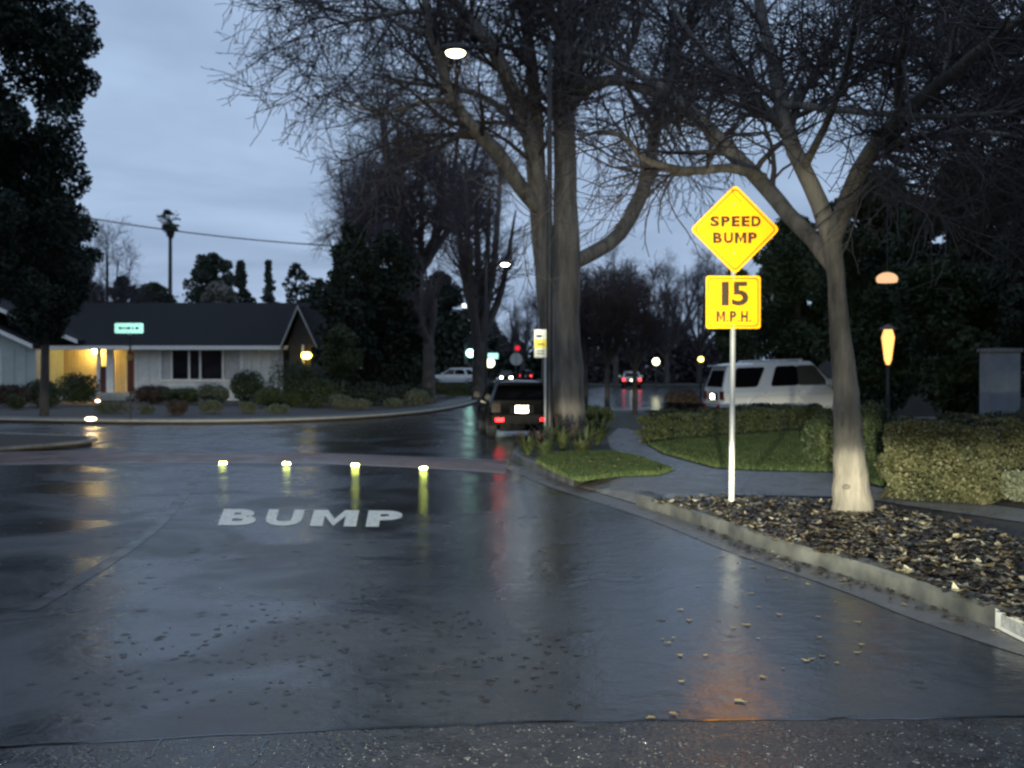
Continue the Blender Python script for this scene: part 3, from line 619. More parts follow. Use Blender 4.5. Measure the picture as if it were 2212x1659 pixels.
trp = [c for c in tree_r.children if c.name.startswith('trunk')][0]
for kx_, ky_, rx_, rz_k in ((1866, 985, .018, .04), (1867, 1012, .022, .055), (1868, 1042, .026, .06), (1828, 1052, .045, .028), (1872, 1070, .03, .016), (1818, 905, .02, .09)):
    ax_ = np.interp(ky_, [850, 940, 1040, 1112], [1826, 1833, 1838, 1840]); rad_ = np.interp(ky_, [850, 940, 1040, 1112], [.15, .175, .205, .24]); off_ = (kx_ - ax_) / PPM(d0); c_k = P(kx_, ky_, d0 - math.sqrt(max(0.002, rad_ ** 2 - off_ ** 2)) - .012)
    bm = bmesh.new(); bmesh.ops.create_uvsphere(bm, u_segments=14, v_segments=8, radius=1, matrix=Matrix.Translation(c_k) @ Matrix.Rotation(math.atan2(off_, rad_), 4, 'Z') @ Matrix.Diagonal((rx_, .012, rz_k, 1))); smooth(from_bm('knot', bm, M['bark_dark'], trp).data)
# a second bare tree whose trunk stands just out of frame on the right: its crown darkens the upper right corner
d1 = 15.5
def tq(px, py, dd=0.0): return P(px, py, d1 + dd)
limbs = [([Vector((10.2, 15.5, 0.1)), Vector((10.1, 15.5, 2.2)), Vector((9.9, 15.4, 4.2))], [0.26, 0.2, 0.17]),
 ([Vector((9.9, 15.4, 4.2)), tq(2420, 250), tq(2300, 150, -.5), tq(2150, 60, -1), tq(2000, -40, -1.5)], [0.14, 0.12, 0.1, 0.07, 0.02]),
 ([Vector((9.9, 15.4, 4.2)), tq(2400, 330, .3), tq(2260, 280, .8), tq(2120, 190, 1.4), tq(1960, 130, 2.0)], [0.12, 0.1, 0.08, 0.06, 0.02]),
 ([Vector((9.9, 15.4, 3.9)), tq(2380, 420, -.6), tq(2260, 400, -1), tq(2150, 350, -1.2), tq(2060, 330, -1.4)], [0.1, 0.08, 0.06, 0.045, 0.015]),
 ([Vector((9.9, 15.4, 4.2)), tq(2480, 100, .5), tq(2400, -60, .9)], [0.13, 0.1, 0.05])]
bare_tree('street_tree', 'bare twiggy tree filling the upper right corner, its trunk beyond the right edge', (10.2, 15.5, 0.13), limbs, [
  dict(n=150, length=(1.0, 2.6), ang=(20, 65), trop=0.0, wob=0.12, t0=0.25, rf=0.5, rtip=0.006, s=8, k=5, src=0, sel=slice(1, None)),
  dict(n=1500, length=(0.5, 1.3), ang=(20, 70), trop=0.0, wob=0.15, t0=0.1, rf=0.55, rtip=0.004, s=6, k=4, src=1),
  dict(n=9000, length=(0.2, 0.65), ang=(20, 75), trop=-0.02, wob=0.18, t0=0.1, rf=0.7, rtip=0.0045, s=5, k=3, src=2)],
  (M['bark_dark'], M['twig']), seed=33)

# ================================================================== BIG CENTRE TREE
BC = G(1218, 934, 0.13); d2 = BC.y
def tc_(px, py, dd=0.0): return P(px, py, d2 + dd)
limbs = [
 ([tc_(1226, 945), tc_(1226, 840), tc_(1224, 700), tc_(1224, 590), tc_(1222, 450), tc_(1222, 330), tc_(1216, 180), tc_(1222, 60), tc_(1235, -120, .6)], [0.50, 0.40, 0.36, 0.36, 0.30, 0.29, 0.27, 0.24, 0.12]),
 ([tc_(1189, 945, .5), tc_(1189, 840, .5), tc_(1186, 700, .4), tc_(1180, 570, .3), tc_(1165, 430, 0), tc_(1148, 300, -.4), tc_(1118, 225, -1), tc_(1080, 130, -1.6), tc_(1030, 60, -2), tc_(965, -15, -2.4)], [0.30, 0.22, 0.21, 0.30, 0.30, 0.26, 0.21, 0.19, 0.16, 0.1]),
 ([tc_(1160, 380, .2), tc_(1158, 260, .6), tc_(1150, 150, 1.0), tc_(1135, 40, 1.5), tc_(1120, -100, 2)], [0.22, 0.20, 0.17, 0.15, 0.08]),
 ([tc_(1222, 200), tc_(1255, 120, .4), tc_(1275, 30, .8), tc_(1310, -100, 1.2)], [0.2, 0.17, 0.14, 0.06]),
 ([tc_(1218, 230), tc_(1270, 190, -.5), tc_(1330, 165, -1), tc_(1420, 210, -1.6), tc_(1500, 200, -2)], [0.2, 0.16, 0.13, 0.09, 0.03]),
 ([tc_(1228, 570), tc_(1275, 550, .5), tc_(1330, 520, 1), tc_(1378, 445, 1.5), tc_(1402, 370, 1.8), tc_(1416, 280, 2), tc_(1440, 170, 2.3), tc_(1490, 50, 2.6), tc_(1530, -80, 3)], [0.2, 0.2, 0.2, 0.2, 0.16, 0.14, 0.11, 0.09, 0.04]),
 ([tc_(1170, 460, 0), tc_(1120, 400, -.6), tc_(1075, 330, -1.2), tc_(1025, 280, -1.8), tc_(975, 220, -2.3), tc_(955, 150, -2.7), tc_(930, 70, -3), tc_(910, -40, -3.4)], [0.17, 0.2, 0.2, 0.18, 0.14, 0.12, 0.10, 0.05]),
 ([tc_(975, 220, -2.3), tc_(920, 215, -2.8), tc_(850, 245, -3.3), tc_(780, 235, -3.7), tc_(720, 205, -4)], [0.09, 0.07, 0.05, 0.04, 0.015]),
 ([tc_(955, 150, -2.7), tc_(985, 90, -2.3), tc_(1000, 20, -2), tc_(1010, -60, -1.8)], [0.08, 0.06, 0.05, 0.02]),
 ([tc_(1060, 100, -1.8), tc_(990, 40, -2.4), tc_(900, 20, -3), tc_(790, 40, -3.5), tc_(690, 60, -4)], [0.1, 0.08, 0.06, 0.05, 0.015]),
 ([tc_(930, 70, -3), tc_(860, 60, -2.4), tc_(790, -20, -2), tc_(720, -40, -1.6)], [0.07, 0.055, 0.04, 0.015]),
 ([tc_(1145, 300, .3), tc_(1060, 210, 1.2), tc_(980, 190, 2.2), tc_(880, 180, 3), tc_(770, 150, 3.6)], [0.12, 0.09, 0.07, 0.05, 0.015]),
 ([tc_(1222, 100), tc_(1180, 20, -.6), tc_(1160, -80, -1)], [0.14, 0.1, 0.05]),
 ([tc_(1330, 165, -1), tc_(1370, 90, -1.5), tc_(1400, -20, -2)], [0.09, 0.07, 0.03]),
 ([tc_(1416, 280, 2), tc_(1350, 190, 2.6), tc_(1310, 90, 3), tc_(1290, -30, 3.4)], [0.09, 0.07, 0.06, 0.03]),
]
bare_tree('street_tree', 'huge bare tree with twin trunks beside the parked black car', tuple(BC), limbs, [
  dict(n=210, length=(1.8, 4.2), ang=(25, 65), trop=0.015, wob=0.11, t0=0.4, rf=0.42, rtip=0.012, s=9, k=5, src=0, sel=slice(2, None)),
  dict(n=60, length=(1.5, 3.5), ang=(30, 70), trop=0.02, wob=0.11, t0=0.6, rf=0.3, rtip=0.012, s=9, k=5, src=0, sel=slice(0, 2)),
  dict(n=1500, length=(0.9, 2.2), ang=(25, 70), trop=0.0, wob=0.13, t0=0.12, rf=0.5, rtip=0.008, s=7, k=4, src=1),
  dict(n=420, length=(0.9, 2.2), ang=(25, 70), trop=0.0, wob=0.13, t0=0.12, rf=0.5, rtip=0.008, s=7, k=4, src=2),
  dict(n=6500, length=(0.35, 1.1), ang=(20, 70), trop=-0.015, wob=0.19, t0=0.1, rf=0.7, rtip=0.008, s=5, k=3, src=3),
  dict(n=2600, length=(0.35, 1.1), ang=(20, 70), trop=-0.015, wob=0.17, t0=0.1, rf=0.6, rtip=0.006, s=5, k=3, src=4),
  dict(n=5000, length=(0.2, 0.6), ang=(25, 75), trop=-0.02, wob=0.2, t0=0.1, rf=0.8, rtip=0.007, s=4, k=3, src=5)],
  (mat('bark_big', (0.05, 0.044, 0.038), (0.19, 0.175, 0.15), 5, 0.8, bump=0.9, bscale=14, stretch=(1, 1, 0.16)), M['twig']), seed=5, buds=9000, kside=16)

# ================================================================== MORE BARE TREES BEHIND
def upright(name, label, px, pyb, pyt, spread, d, m, n1, n2, n3, seed, group=None, r0=0.18, fork=0.35, trop=0.05, lean=0.0, z=0.13, nl=7):
    rng = np.random.default_rng(seed); b = P(px, pyb, d); b.z = z; H = P(px, pyt, d).z; w = spread / PPM(d)
    f = Vector((b.x + lean * w, d, z + (H - z) * fork)); L = [([b, b.lerp(f, .5), f], [r0, r0 * .85, r0 * .75])]
    for i in range(nl):
        a = 2 * math.pi * i / nl + rng.uniform(-.4, .4); q = rng.uniform(.35, 1)
        e = Vector((f.x + math.cos(a) * w * q, f.y + math.sin(a) * w * q, z + (H - z) * rng.uniform(.7, .98)))
        s_ = b.lerp(f, rng.uniform(.75, 1)); mid = s_.lerp(e, .5) + Vector((math.cos(a) * w * .12, math.sin(a) * w * .12, -(H - z) * .05))
        L.append(([s_, s_.lerp(mid, .5), mid, e], [r0 * .6, r0 * .45, r0 * .33, r0 * .1]))
    sc_ = (H - z)
    return bare_tree(name, label, tuple(b), L, [
        dict(n=n1, length=(sc_ * .14, sc_ * .3), ang=(20, 60), trop=trop, wob=0.1, t0=0.2, rf=0.5, rtip=0.01, s=7, k=4, src=0, sel=slice(1, None)),
        dict(n=n2, length=(sc_ * .07, sc_ * .16), ang=(20, 65), trop=trop * .6, wob=0.14, t0=0.1, rf=0.6, rtip=0.008, s=6, k=3, src=1),
        dict(n=n3, length=(sc_ * .03, sc_ * .09), ang=(20, 65), trop=trop * .3, wob=0.17, t0=0.1, rf=0.7, rtip=0.007, s=4, k=3, src=2)], (M['bark_dark'], m), seed=seed, group=group, kside=8)
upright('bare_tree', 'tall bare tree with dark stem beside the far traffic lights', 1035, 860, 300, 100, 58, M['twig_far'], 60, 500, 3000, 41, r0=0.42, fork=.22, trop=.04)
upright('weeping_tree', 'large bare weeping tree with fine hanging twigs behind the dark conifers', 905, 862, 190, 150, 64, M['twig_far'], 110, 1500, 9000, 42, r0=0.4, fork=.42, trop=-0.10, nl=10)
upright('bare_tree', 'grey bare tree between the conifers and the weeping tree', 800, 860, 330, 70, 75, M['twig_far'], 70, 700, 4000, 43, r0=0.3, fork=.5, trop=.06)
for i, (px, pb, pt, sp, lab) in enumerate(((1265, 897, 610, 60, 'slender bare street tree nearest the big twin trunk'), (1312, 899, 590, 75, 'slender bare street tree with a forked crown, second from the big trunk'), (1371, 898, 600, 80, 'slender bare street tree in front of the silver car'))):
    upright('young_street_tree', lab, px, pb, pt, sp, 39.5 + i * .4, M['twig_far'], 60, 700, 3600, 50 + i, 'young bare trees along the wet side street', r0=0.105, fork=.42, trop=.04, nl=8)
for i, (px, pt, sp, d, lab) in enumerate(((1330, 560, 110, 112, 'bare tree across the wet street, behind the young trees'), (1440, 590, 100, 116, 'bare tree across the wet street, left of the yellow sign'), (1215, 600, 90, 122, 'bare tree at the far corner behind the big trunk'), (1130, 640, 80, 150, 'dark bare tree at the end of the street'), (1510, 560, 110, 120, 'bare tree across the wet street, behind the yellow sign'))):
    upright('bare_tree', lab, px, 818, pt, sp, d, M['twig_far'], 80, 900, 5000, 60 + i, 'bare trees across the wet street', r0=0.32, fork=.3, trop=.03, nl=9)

def far_wood(name, label, x0, x1, d, h, n, leaf, m, seed):
    rng = np.random.default_rng(seed); X0, X1 = (x0 - CX) / PPM(d), (x1 - CX) / PPM(d); u = rng.random(n); x = X0 + (X1 - X0) * u
    top = h * (.72 + .18 * np.sin(x * .55 + seed) + .12 * np.sin(x * 1.7) + .06 * np.sin(x * 4.1)); C = np.c_[x, d + rng.normal(size=n) * 3, top * rng.random(n) ** .8]
    nb = NB(); nb.add(*quads(C, leaf, .6, rng)); tag(link(name, nb.mesh(name), m), label, 'woodland', kind='stuff')
far_wood('far_wood', 'dark far-off trees closing the end of the street', 1040, 1260, 175, 8.5, 9000, .9, M['leaf_dark'], 3)
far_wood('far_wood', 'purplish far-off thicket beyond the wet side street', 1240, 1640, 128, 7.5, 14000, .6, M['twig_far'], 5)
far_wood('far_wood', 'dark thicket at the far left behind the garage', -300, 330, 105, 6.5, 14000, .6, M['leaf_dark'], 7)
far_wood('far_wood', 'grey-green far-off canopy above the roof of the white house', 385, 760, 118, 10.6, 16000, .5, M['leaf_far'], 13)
far_wood('far_wood', 'dark undergrowth between the house and the conifers', 660, 1040, 98, 9, 14000, .55, M['leaf_dark'], 9)
rng = np.random.default_rng(17); n_ = 26000; xb = rng.uniform(-75, 75, n_); hb_ = 11 * (.75 + .2 * np.sin(xb * .3) + .12 * np.sin(xb * .9))
nb = NB(); nb.add(*quads(np.c_[xb, -24 + rng.normal(size=n_) * 3 - np.abs(xb) * .1, hb_ * rng.random(n_) ** .8], .85, .6, rng)); tag(link('unseen_tree_screen', nb.mesh('unseen_tree_screen'), M['leaf_dark']), 'added unseen trees behind the viewpoint, dimming front light and reflections', 'woodland', kind='stuff')  # unseen trees added to block sky light and reflections from behind the camera
# ================================================================== EVERGREENS
def blob_clumps(px, pyt, pyb, wpx, d, n, seed, shape='round', rr=(.16, .3)):
    """clump centres filling an outline given in sheet pixels at distance d"""
    rng = np.random.default_rng(seed); a, b = P(px, pyt, d), P(px, pyb, d); H = a.z - b.z; W = wpx / PPM(d) / 2; out = []
    for i in range(n):
        t = rng.random(); k = {'round': math.sqrt(max(.05, 1 - (2 * t - 1) ** 2)), 'cone': (1 - t) * .95 + .08, 'column': min(1, (1 - t) * 3 + .25) * min(1, t * 6 + .6), 'dome': math.sqrt(max(.05, 1 - t * t))}[shape]
        ang = rng.uniform(0, 6.28); q = math.sqrt(rng.random()) * k * W; r = W * rng.uniform(*rr)
        out.append(((a.x + math.cos(ang) * max(0, q - r * .5), d + math.sin(ang) * max(0, q - r * .5), b.z + H * t * .94 + r * .2), r))
    return out
def evergreen(name, label, px, pyt, pyb, wpx, d, n, per, leaf, m, seed, shape='round', group=None, r0=.2, z=0.13, rr=(.22, .38), cat='tree', **k):
    b = P(px, 900, d); top = P(px, pyt, d)
    per = 42.0 / leaf ** 2
    return leafy_tree(name, label, (b.x, d, z), [([(b.x, d, z - .05), (b.x + .1, d, (z + top.z) / 2), (b.x, d, top.z * .93)], [r0, r0 * .7, r0 * .15])], blob_clumps(px, pyt, pyb, wpx, d, n, seed, shape, rr), per, leaf, m, group, seed, **k)
# dark mass of the left edge: two trees
ev = evergreen('evergreen_tree', 'tall dark evergreen tree filling the upper left edge', -60, -200, 640, 520, 30, 170, 330, 0.16, M['leaf_dark'], 71, 'column', r0=.3, rr=(.16, .26))
ev = evergreen('evergreen_tree', 'dark evergreen street tree with bare dark trunk in front of the garage', 95, 400, 720, 230, 39, 70, 420, 0.15, M['leaf_dark'], 72, 'round', r0=.17)
upright('bare_tree', 'thin bare sapling rising beside the dark trees at left', 232, 860, 490, 55, 66, M['twig_far'], 40, 400, 1800, 44, r0=.14, fork=.35, trop=.05)
evergreen('evergreen_tree', 'very dark bushy tree behind the garage roof', 40, 470, 720, 330, 72, 80, 120, 0.3, M['leaf_dark'], 73, 'dome', r0=.25)
# behind the house
for i, (px, pt, pb, w, d, sh, mm, lab) in enumerate((
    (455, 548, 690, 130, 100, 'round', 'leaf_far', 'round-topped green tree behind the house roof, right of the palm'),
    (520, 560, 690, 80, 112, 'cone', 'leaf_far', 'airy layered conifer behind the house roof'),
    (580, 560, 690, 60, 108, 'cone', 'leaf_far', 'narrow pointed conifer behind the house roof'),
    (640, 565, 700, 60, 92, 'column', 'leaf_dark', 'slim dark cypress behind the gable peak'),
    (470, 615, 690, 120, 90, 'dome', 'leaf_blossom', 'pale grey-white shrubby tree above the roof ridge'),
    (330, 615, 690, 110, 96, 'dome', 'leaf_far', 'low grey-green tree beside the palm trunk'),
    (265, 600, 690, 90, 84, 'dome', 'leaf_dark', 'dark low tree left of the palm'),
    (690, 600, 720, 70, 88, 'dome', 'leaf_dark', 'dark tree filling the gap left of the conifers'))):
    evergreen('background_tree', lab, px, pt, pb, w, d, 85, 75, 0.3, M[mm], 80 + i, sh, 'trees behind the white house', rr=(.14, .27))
# the dark conifer group
for i, (px, pt, w, d, lab) in enumerate(((765, 470, 110, 56, 'tallest dark conifer of the group beside the house'), (735, 545, 90, 54, 'left dark conifer of the group beside the house'), (840, 500, 130, 58, 'broad dark conifer in the middle of the group'), (880, 545, 110, 58, 'dark conifer left of the pale lit trunk'), (950, 590, 120, 97, 'right dark conifer standing behind the white crossover'))):
    evergreen('conifer', lab, px, pt, 845, w * 1.15, d, 110, 150, 0.24, M['leaf_dark'], 90 + i, 'column', 'dark conifers beside the house', rr=(.24, .4), drop=.3)
# right-hand evergreens
for i, (px, pt, pb, w, d, sh, mm, lab) in enumerate((
    (1720, 470, 800, 230, 40, 'round', 'leaf_ever', 'dark evergreen tree behind the yellow sign and white car'),
    (1900, 370, 880, 300, 31, 'round', 'leaf_ever', 'big dense evergreen tree behind the forked trunk'),
    (2090, 330, 890, 330, 27, 'round', 'leaf_ever', 'big dense evergreen tree right of the wall lamp'),
    (2290, 260, 900, 330, 24, 'round', 'leaf_dark', 'dark evergreen tree at the right edge'),
    (1590, 580, 810, 130, 60, 'round', 'leaf_shrub', 'brownish tree behind the sign post'))):
    evergreen('evergreen_tree', lab, px, pt, pb, w, d, 110, 230, 0.17, M[mm], 100 + i, sh, 'dark evergreen trees on the right', rr=(.2, .34), r0=.2)
# clipped round tree right of the house
evergreen('clipped_tree', 'clipped dark ball-shaped tree right of the house lamp', 738, 712, 812, 105, 50, 36, 330, 0.12, M['leaf_shrub'], 120, 'round', r0=.1, rr=(.3, .42))
# lit pale trunk with thin stem across the street
upright('bare_tree', 'tree with pale lit lower trunk in front of the white crossover', 926, 868, 560, 40, 53.5, M['twig_far'], 16, 120, 500, 46, r0=.34, fork=.5, trop=.04)

# palm far behind
pb = P(373, 800, 150); pt = P(368, 478, 150); pr_ = thing('palm_tree', 'tall fan palm against the dusk sky behind the house', 'palm', (pb.x, 150, .1))
nb = NB(); nb.add(*tubes(resample([(pb.x, 150, 0), (pb.x - .3, 150, pt.z * .5), (pt.x, 150, pt.z)], 12)[None], np.linspace(.34, .22, 12)[None], 8)); link('trunk', smooth(nb.mesh('trunk')), M['bark_dark'], pr_)
rng = np.random.default_rng(8); nb = NB()
for i in range(46):
    a = rng.uniform(0, 6.28); e = rng.uniform(-1.25, 1.2); d_ = np.array([math.cos(a) * math.cos(e), math.sin(a) * math.cos(e), math.sin(e)]); l = rng.uniform(.8, 1.25) * (1 if e > -.4 else .9)
    hub = np.array(pt) + d_ * l; side = np.cross(d_, [0, 0, 1.0]); side /= np.linalg.norm(side); up = np.cross(side, d_)
    nb.add(*tubes(np.array([[np.array(pt), hub]]), np.array([[.04, .03]]), 3))
    for k in range(11):
        f = (k - 5) / 5 * 1.25; dr = d_ * math.cos(f) + side * math.sin(f); tip = hub + dr * .95 * l * .8 + np.array([0, 0, -.12 * abs(f) - .1]); w_ = np.cross(dr, up); w_ /= np.linalg.norm(w_)
        nb.add([hub - w_ * .02, hub + dr * .45 + w_ * .07, tip, hub + dr * .45 - w_ * .07], [[0, 1, 2, 3]])
link('crown', nb.mesh('crown'), M['palm_leaf'], pr_)
nb = NB(); C = np.array(pt) + np.array([0, 0, -1.35]) + ball(500) * np.array([.55, .55, 1.0]); nb.add(*quads(C, .5, .25, RNG, 0, 1.5)); link('dead_frond_skirt', nb.mesh('dead_frond_skirt'), M['leaf_brown'], pr_)
# overhead cable between two wooden poles hidden by trees
wA, wB = P(60, 447, 62), P(905, 538, 66)
pts = [tuple(wA.lerp(wB, t) + Vector((0, 0, -.5 * 4 * t * (1 - t)))) for t in np.linspace(0, 1, 24)]
nb = NB(); nb.add(*tubes(np.array([pts]), np.full((1, 24), .035), 6)); cb = link('overhead_cable', nb.mesh('overhead_cable'), M['wire']); tag(cb, 'dark overhead cable sagging across the sky past the palm', 'cable')
for w_, lab in ((wA, 'wooden utility pole holding the cable, hidden among the dark trees at left'), (wB, 'wooden utility pole holding the cable, hidden behind the weeping tree')):
    t = thing('utility_pole', lab, 'utility pole', (w_.x, w_.y, .1)); rod('pole', (w_.x, w_.y + .15, .1), (w_.x, w_.y + .15, w_.z + .6), .16, M['wood_pole'], t, r1=.12); box('crossarm', (w_.x - 1, w_.y + .02, w_.z - .05), (w_.x + 1, w_.y + .028 + .1, w_.z + .08), M['wood_pole'], t)

# ================================================================== HEDGES AND PLANTS
h0 = [G(1902, 1075, .15), G(2126, 1092, .15), G(2330, 1040, .15), G(2085, 1022, .15)]
hedge('clipped_hedge', 'big olive clipped hedge lit by headlights, right of the pale trunk', h0, 0.93, 46000, 0.05, M['leaf_hedge'], 1)
hedge('clipped_hedge', 'clipped hedge set further back at the right edge', [G(2150, 1028, .15), G(2420, 1040, .15), G(2500, 1000, .15), G(2200, 995, .15)], 0.88, 24000, 0.05, M['leaf_hedge'], 2)
hedge('low_hedge', 'long low green hedge along the lawn in front of the white car', [G(1394, 956, .15), G(1766, 925, .15), G(1775, 912, .15), G(1398, 936, .15)], 0.58, 34000, 0.07, M['leaf_hedge_g'], 3, cat='hedge')
def gp(px, py, z=.13): return tuple(G(px, py, z))
shrub('rounded_shrub', 'dark green rounded shrub left of the pale trunk', gp(1800, 1008), (.42, .5, .95), 9000, .06, M['leaf_shrub'], seed=1)
shrub('rounded_shrub', 'dark leafy shrub right behind the pale trunk', gp(1895, 1000), (.4, .5, 1.0), 8000, .06, M['leaf_shrub'], seed=2)
shrub('rounded_shrub', 'small grey-green shrub at the far right beside the hedge', gp(2205, 1085), (.3, .3, .36), 4000, .05, M['leaf_grey'], seed=3)
shrub('dark_shrub', 'dark round shrub at the tail of the white car', gp(1475, 915), (.55, .5, .95), 6000, .08, M['leaf_brown'], seed=4)
shrub('rounded_shrub', 'round dark bush under the slender trees beside the big trunk', gp(1285, 925), (.5, .5, .6), 5000, .08, M['leaf_shrub'], seed=5)
# strap-leaved plants at the foot of the big tree
def strap_plant(px, py, h, n, seed, lab, grp, m='leaf_hedge_g'):
    rng = np.random.default_rng(seed); c = np.array(gp(px, py)); nb = NB(); a = rng.uniform(0, 6.28, n); L = h * rng.uniform(.6, 1.25, n); S = 5; ts = np.linspace(0, 1, S)
    out = rng.uniform(.25, .9, n)
    for i in range(n):
        d_ = np.array([math.cos(a[i]), math.sin(a[i]), 0]); s_ = np.array([-d_[1], d_[0], 0])
        p = [c + rng.normal(size=3) * .01 + d_ * L[i] * out[i] * t + np.array([0, 0, L[i] * (t * 1.1 - out[i] * .75 * t * t)]) for t in ts]; w = [.02, .024, .022, .016, .003]
        V = np.array([[q - s_ * w_, q + s_ * w_] for q, w_ in zip(p, w)]).reshape(-1, 3); nb.add(V, [[2 * k, 2 * k + 1, 2 * k + 3, 2 * k + 2] for k in range(S - 1)])
    o = thing('strap_leaf_plant', lab, 'plant', tuple(c), 0, grp); link('leaves', nb.mesh('leaves'), M[m], o)
for i, (px, py, h) in enumerate(((1140, 985, .45), (1165, 975, .5), (1190, 968, .55), (1215, 975, .5), (1240, 966, .6), (1265, 972, .55), (1290, 962, .6), (1130, 972, .4), (1175, 990, .4), (1255, 985, .4), (1205, 955, .6), (1275, 945, .6), (1300, 945, .5))):
    strap_plant(px, py, h, 70, 200 + i, 'strap-leaved plant in the clump at the foot of the big twin-trunked tree', 'strap-leaved plants around the big tree', ('leaf_hedge_g', 'leaf_brown', 'leaf_shrub')[i % 3])
# tufts along the far kerb
for i, (px, py, r, mm) in enumerate(((317, 893, .5, 'leaf_grey'), (383, 897, .45, 'leaf_brown'), (457, 893, .45, 'leaf_grey'), (533, 893, .5, 'leaf_grey'), (603, 893, .5, 'leaf_grey'), (680, 882, .5, 'leaf_hedge_g'), (735, 884, .55, 'leaf_grey'), (775, 885, .5, 'leaf_grey'), (850, 880, .6, 'leaf_grey'), (897, 878, .6, 'leaf_grey'), (40, 885, .6, 'leaf_shrub'), (100, 882, .6, 'leaf_shrub'), (245, 893, .7, 'leaf_grey'), (640, 878, .5, 'leaf_shrub'), (820, 868, .6, 'leaf_shrub'))):
    shrub('garden_tuft', 'low tuft of plants in the row just behind the far kerb', gp(px, py), (r * (.6 + .5 * ((i * 7) % 5) / 4), r * .7, r * (.6 + .6 * ((i * 3) % 4) / 3)), 1500, .15, M[mm], 'low tufts along the far kerb', 300 + i, lumps=9, asp=.22)
# shrubs before the house
for i, (px, py, rx, h, d, mm, lab) in enumerate((
    (165, 862, 1.0, 1.35, 50, 'leaf_shrub', 'clipped dark box shrub below the lit porch'), (90, 868, .9, 1.1, 48, 'leaf_shrub', 'dark shrub before the garage corner'), (20, 872, .9, .9, 47, 'leaf_brown', 'reddish brown shrub before the garage wall'),
    (330, 862, .9, .8, 52, 'leaf_brown', 'brownish shrub below the house wall left of the window'), (395, 864, .9, .7, 51, 'leaf_shrub', 'low dark shrub under the front window'), (460, 866, .8, .9, 50, 'leaf_grey', 'greyish shrub under the right half of the front window'),
    (535, 860, 1.0, 1.5, 51, 'leaf_shrub', 'tall dark shrub right of the front window'), (640, 862, 1.3, 1.9, 49, 'leaf_shrub', 'large dark shrub before the gabled end'), (690, 862, 1.0, 1.2, 48, 'leaf_shrub', 'dark shrub under the clipped ball tree'),
    (585, 868, .9, .8, 47, 'leaf_shrub', 'low dark shrub before the pale panelled wall'), (960, 855, 1.6, .8, 62, 'leaf_shrub', 'wide low shrub below the white crossover'), (1010, 855, 1.3, .7, 66, 'leaf_shrub', 'dark low shrub at the rear of the white crossover'),
    (800, 860, 1.5, 1.0, 50, 'leaf_dark', 'very dark shrub under the conifers'), (880, 862, 1.4, .9, 52, 'leaf_dark', 'very dark shrub left of the pale lit trunk'))):
    b = P(px, py, d); shrub('garden_shrub', lab, (b.x, d, .13), (rx, rx * .8, h), 4200, .11, M[mm], 'shrubs before the white house', 330 + i)

# leaf litter: many small curled leaves
def litter(name, poly, n, z, label, size, cols, seed, tilt=.22, zr=.03, rough=.4, curl=.6):
    rng = np.random.default_rng(seed); xs = np.array([p[0] for p in poly]); ys = np.array([p[1] for p in poly]); pts = np.c_[rng.uniform(xs.min(), xs.max(), n * 6), rng.uniform(ys.min(), ys.max(), n * 6)]
    ins = np.zeros(len(pts), bool); j = len(xs) - 1
    for i in range(len(xs)):
        c = ((ys[i] > pts[:, 1]) != (ys[j] > pts[:, 1])) & (pts[:, 0] < (xs[j] - xs[i]) * (pts[:, 1] - ys[i]) / (ys[j] - ys[i] + 1e-12) + xs[i]); ins ^= c; j = i
    p = pts[ins][:n]; nb = NB(); k = len(p); z_ = z + rng.random(k) * zr
    V, F = [], []
    for i in range(k):
        s = size * rng.uniform(.5, 1.3); a = rng.uniform(0, 6.28); tx, ty = rng.normal() * tilt, rng.normal() * tilt; ca, sa = math.cos(a), math.sin(a); cu = rng.uniform(.05, .3) * s * curl
        k_ = rng.uniform(.7, 1.2); L = [(-.5, 0, 0), (-.28, .40 * k_, cu), (.12, .20 * k_, cu * .5), (.62, .05, cu * 1.3), (.02, -.22 * k_, cu * .6), (-.2, -.42 * k_, cu), (-.05, 0, 0)]
        q = [((x * ca - y * sa) * s, (x * sa + y * ca) * s, zz) for x, y, zz in L]; q = [(p[i, 0] + x, p[i, 1] + y, z_[i] + abs(zz) + abs(x * tx + y * ty)) for x, y, zz in q]; b0 = len(V); V += q
        F += [(b0, b0 + 1, b0 + 6, b0 + 5), (b0 + 1, b0 + 2, b0 + 3, b0 + 6), (b0 + 6, b0 + 3, b0 + 4, b0 + 5)]
    m_, nt, out = new_mat(name + '_colours'); b = N(nt, 'ShaderNodeBsdfPrincipled', Roughness=rough); nt.links.new(b.outputs[0], out.inputs[0])
    g = N(nt, 'ShaderNodeNewGeometry'); rp = ramp(nt, cols); rp.color_ramp.interpolation = 'CONSTANT'; nt.links.new(g.outputs['Random Per Island'], rp.inputs[0]); nt.links.new(rp.outputs[0], b.inputs['Base Color'])
    tag(link(name, mesh_np(name, V, F), m_), label, 'leaves', kind='stuff')
LEAF = [(0, (.024, .018, .012)), (.30, (.05, .038, .024)), (.52, (.11, .085, .052)), (.70, (.20, .165, .10)), (.84, (.36, .31, .19)), (.94, (.60, .55, .36))]
bed = [G(*p, .13) for p in ((1400, 1086), (1560, 1072), (1800, 1085), (1900, 1092), (2212, 1170), (2420, 1240), (2420, 1460), (2180, 1340), (1925, 1235), (1680, 1172), (1500, 1105))]
litter('leaf_litter', bed, 4600, .133, 'brown and yellow fallen leaves covering the bed behind the kerb', .105, LEAF, 1)
gut = [G(*p, .0) for p in ((1450, 1118), (1700, 1208), (1930, 1275), (2160, 1372), (2120, 1372), (1900, 1290), (1660, 1222))]
litter('gutter_leaves', gut, 140, .008, 'dark wet leaves lying along the gutter', .07, LEAF, 2, .1, .005)
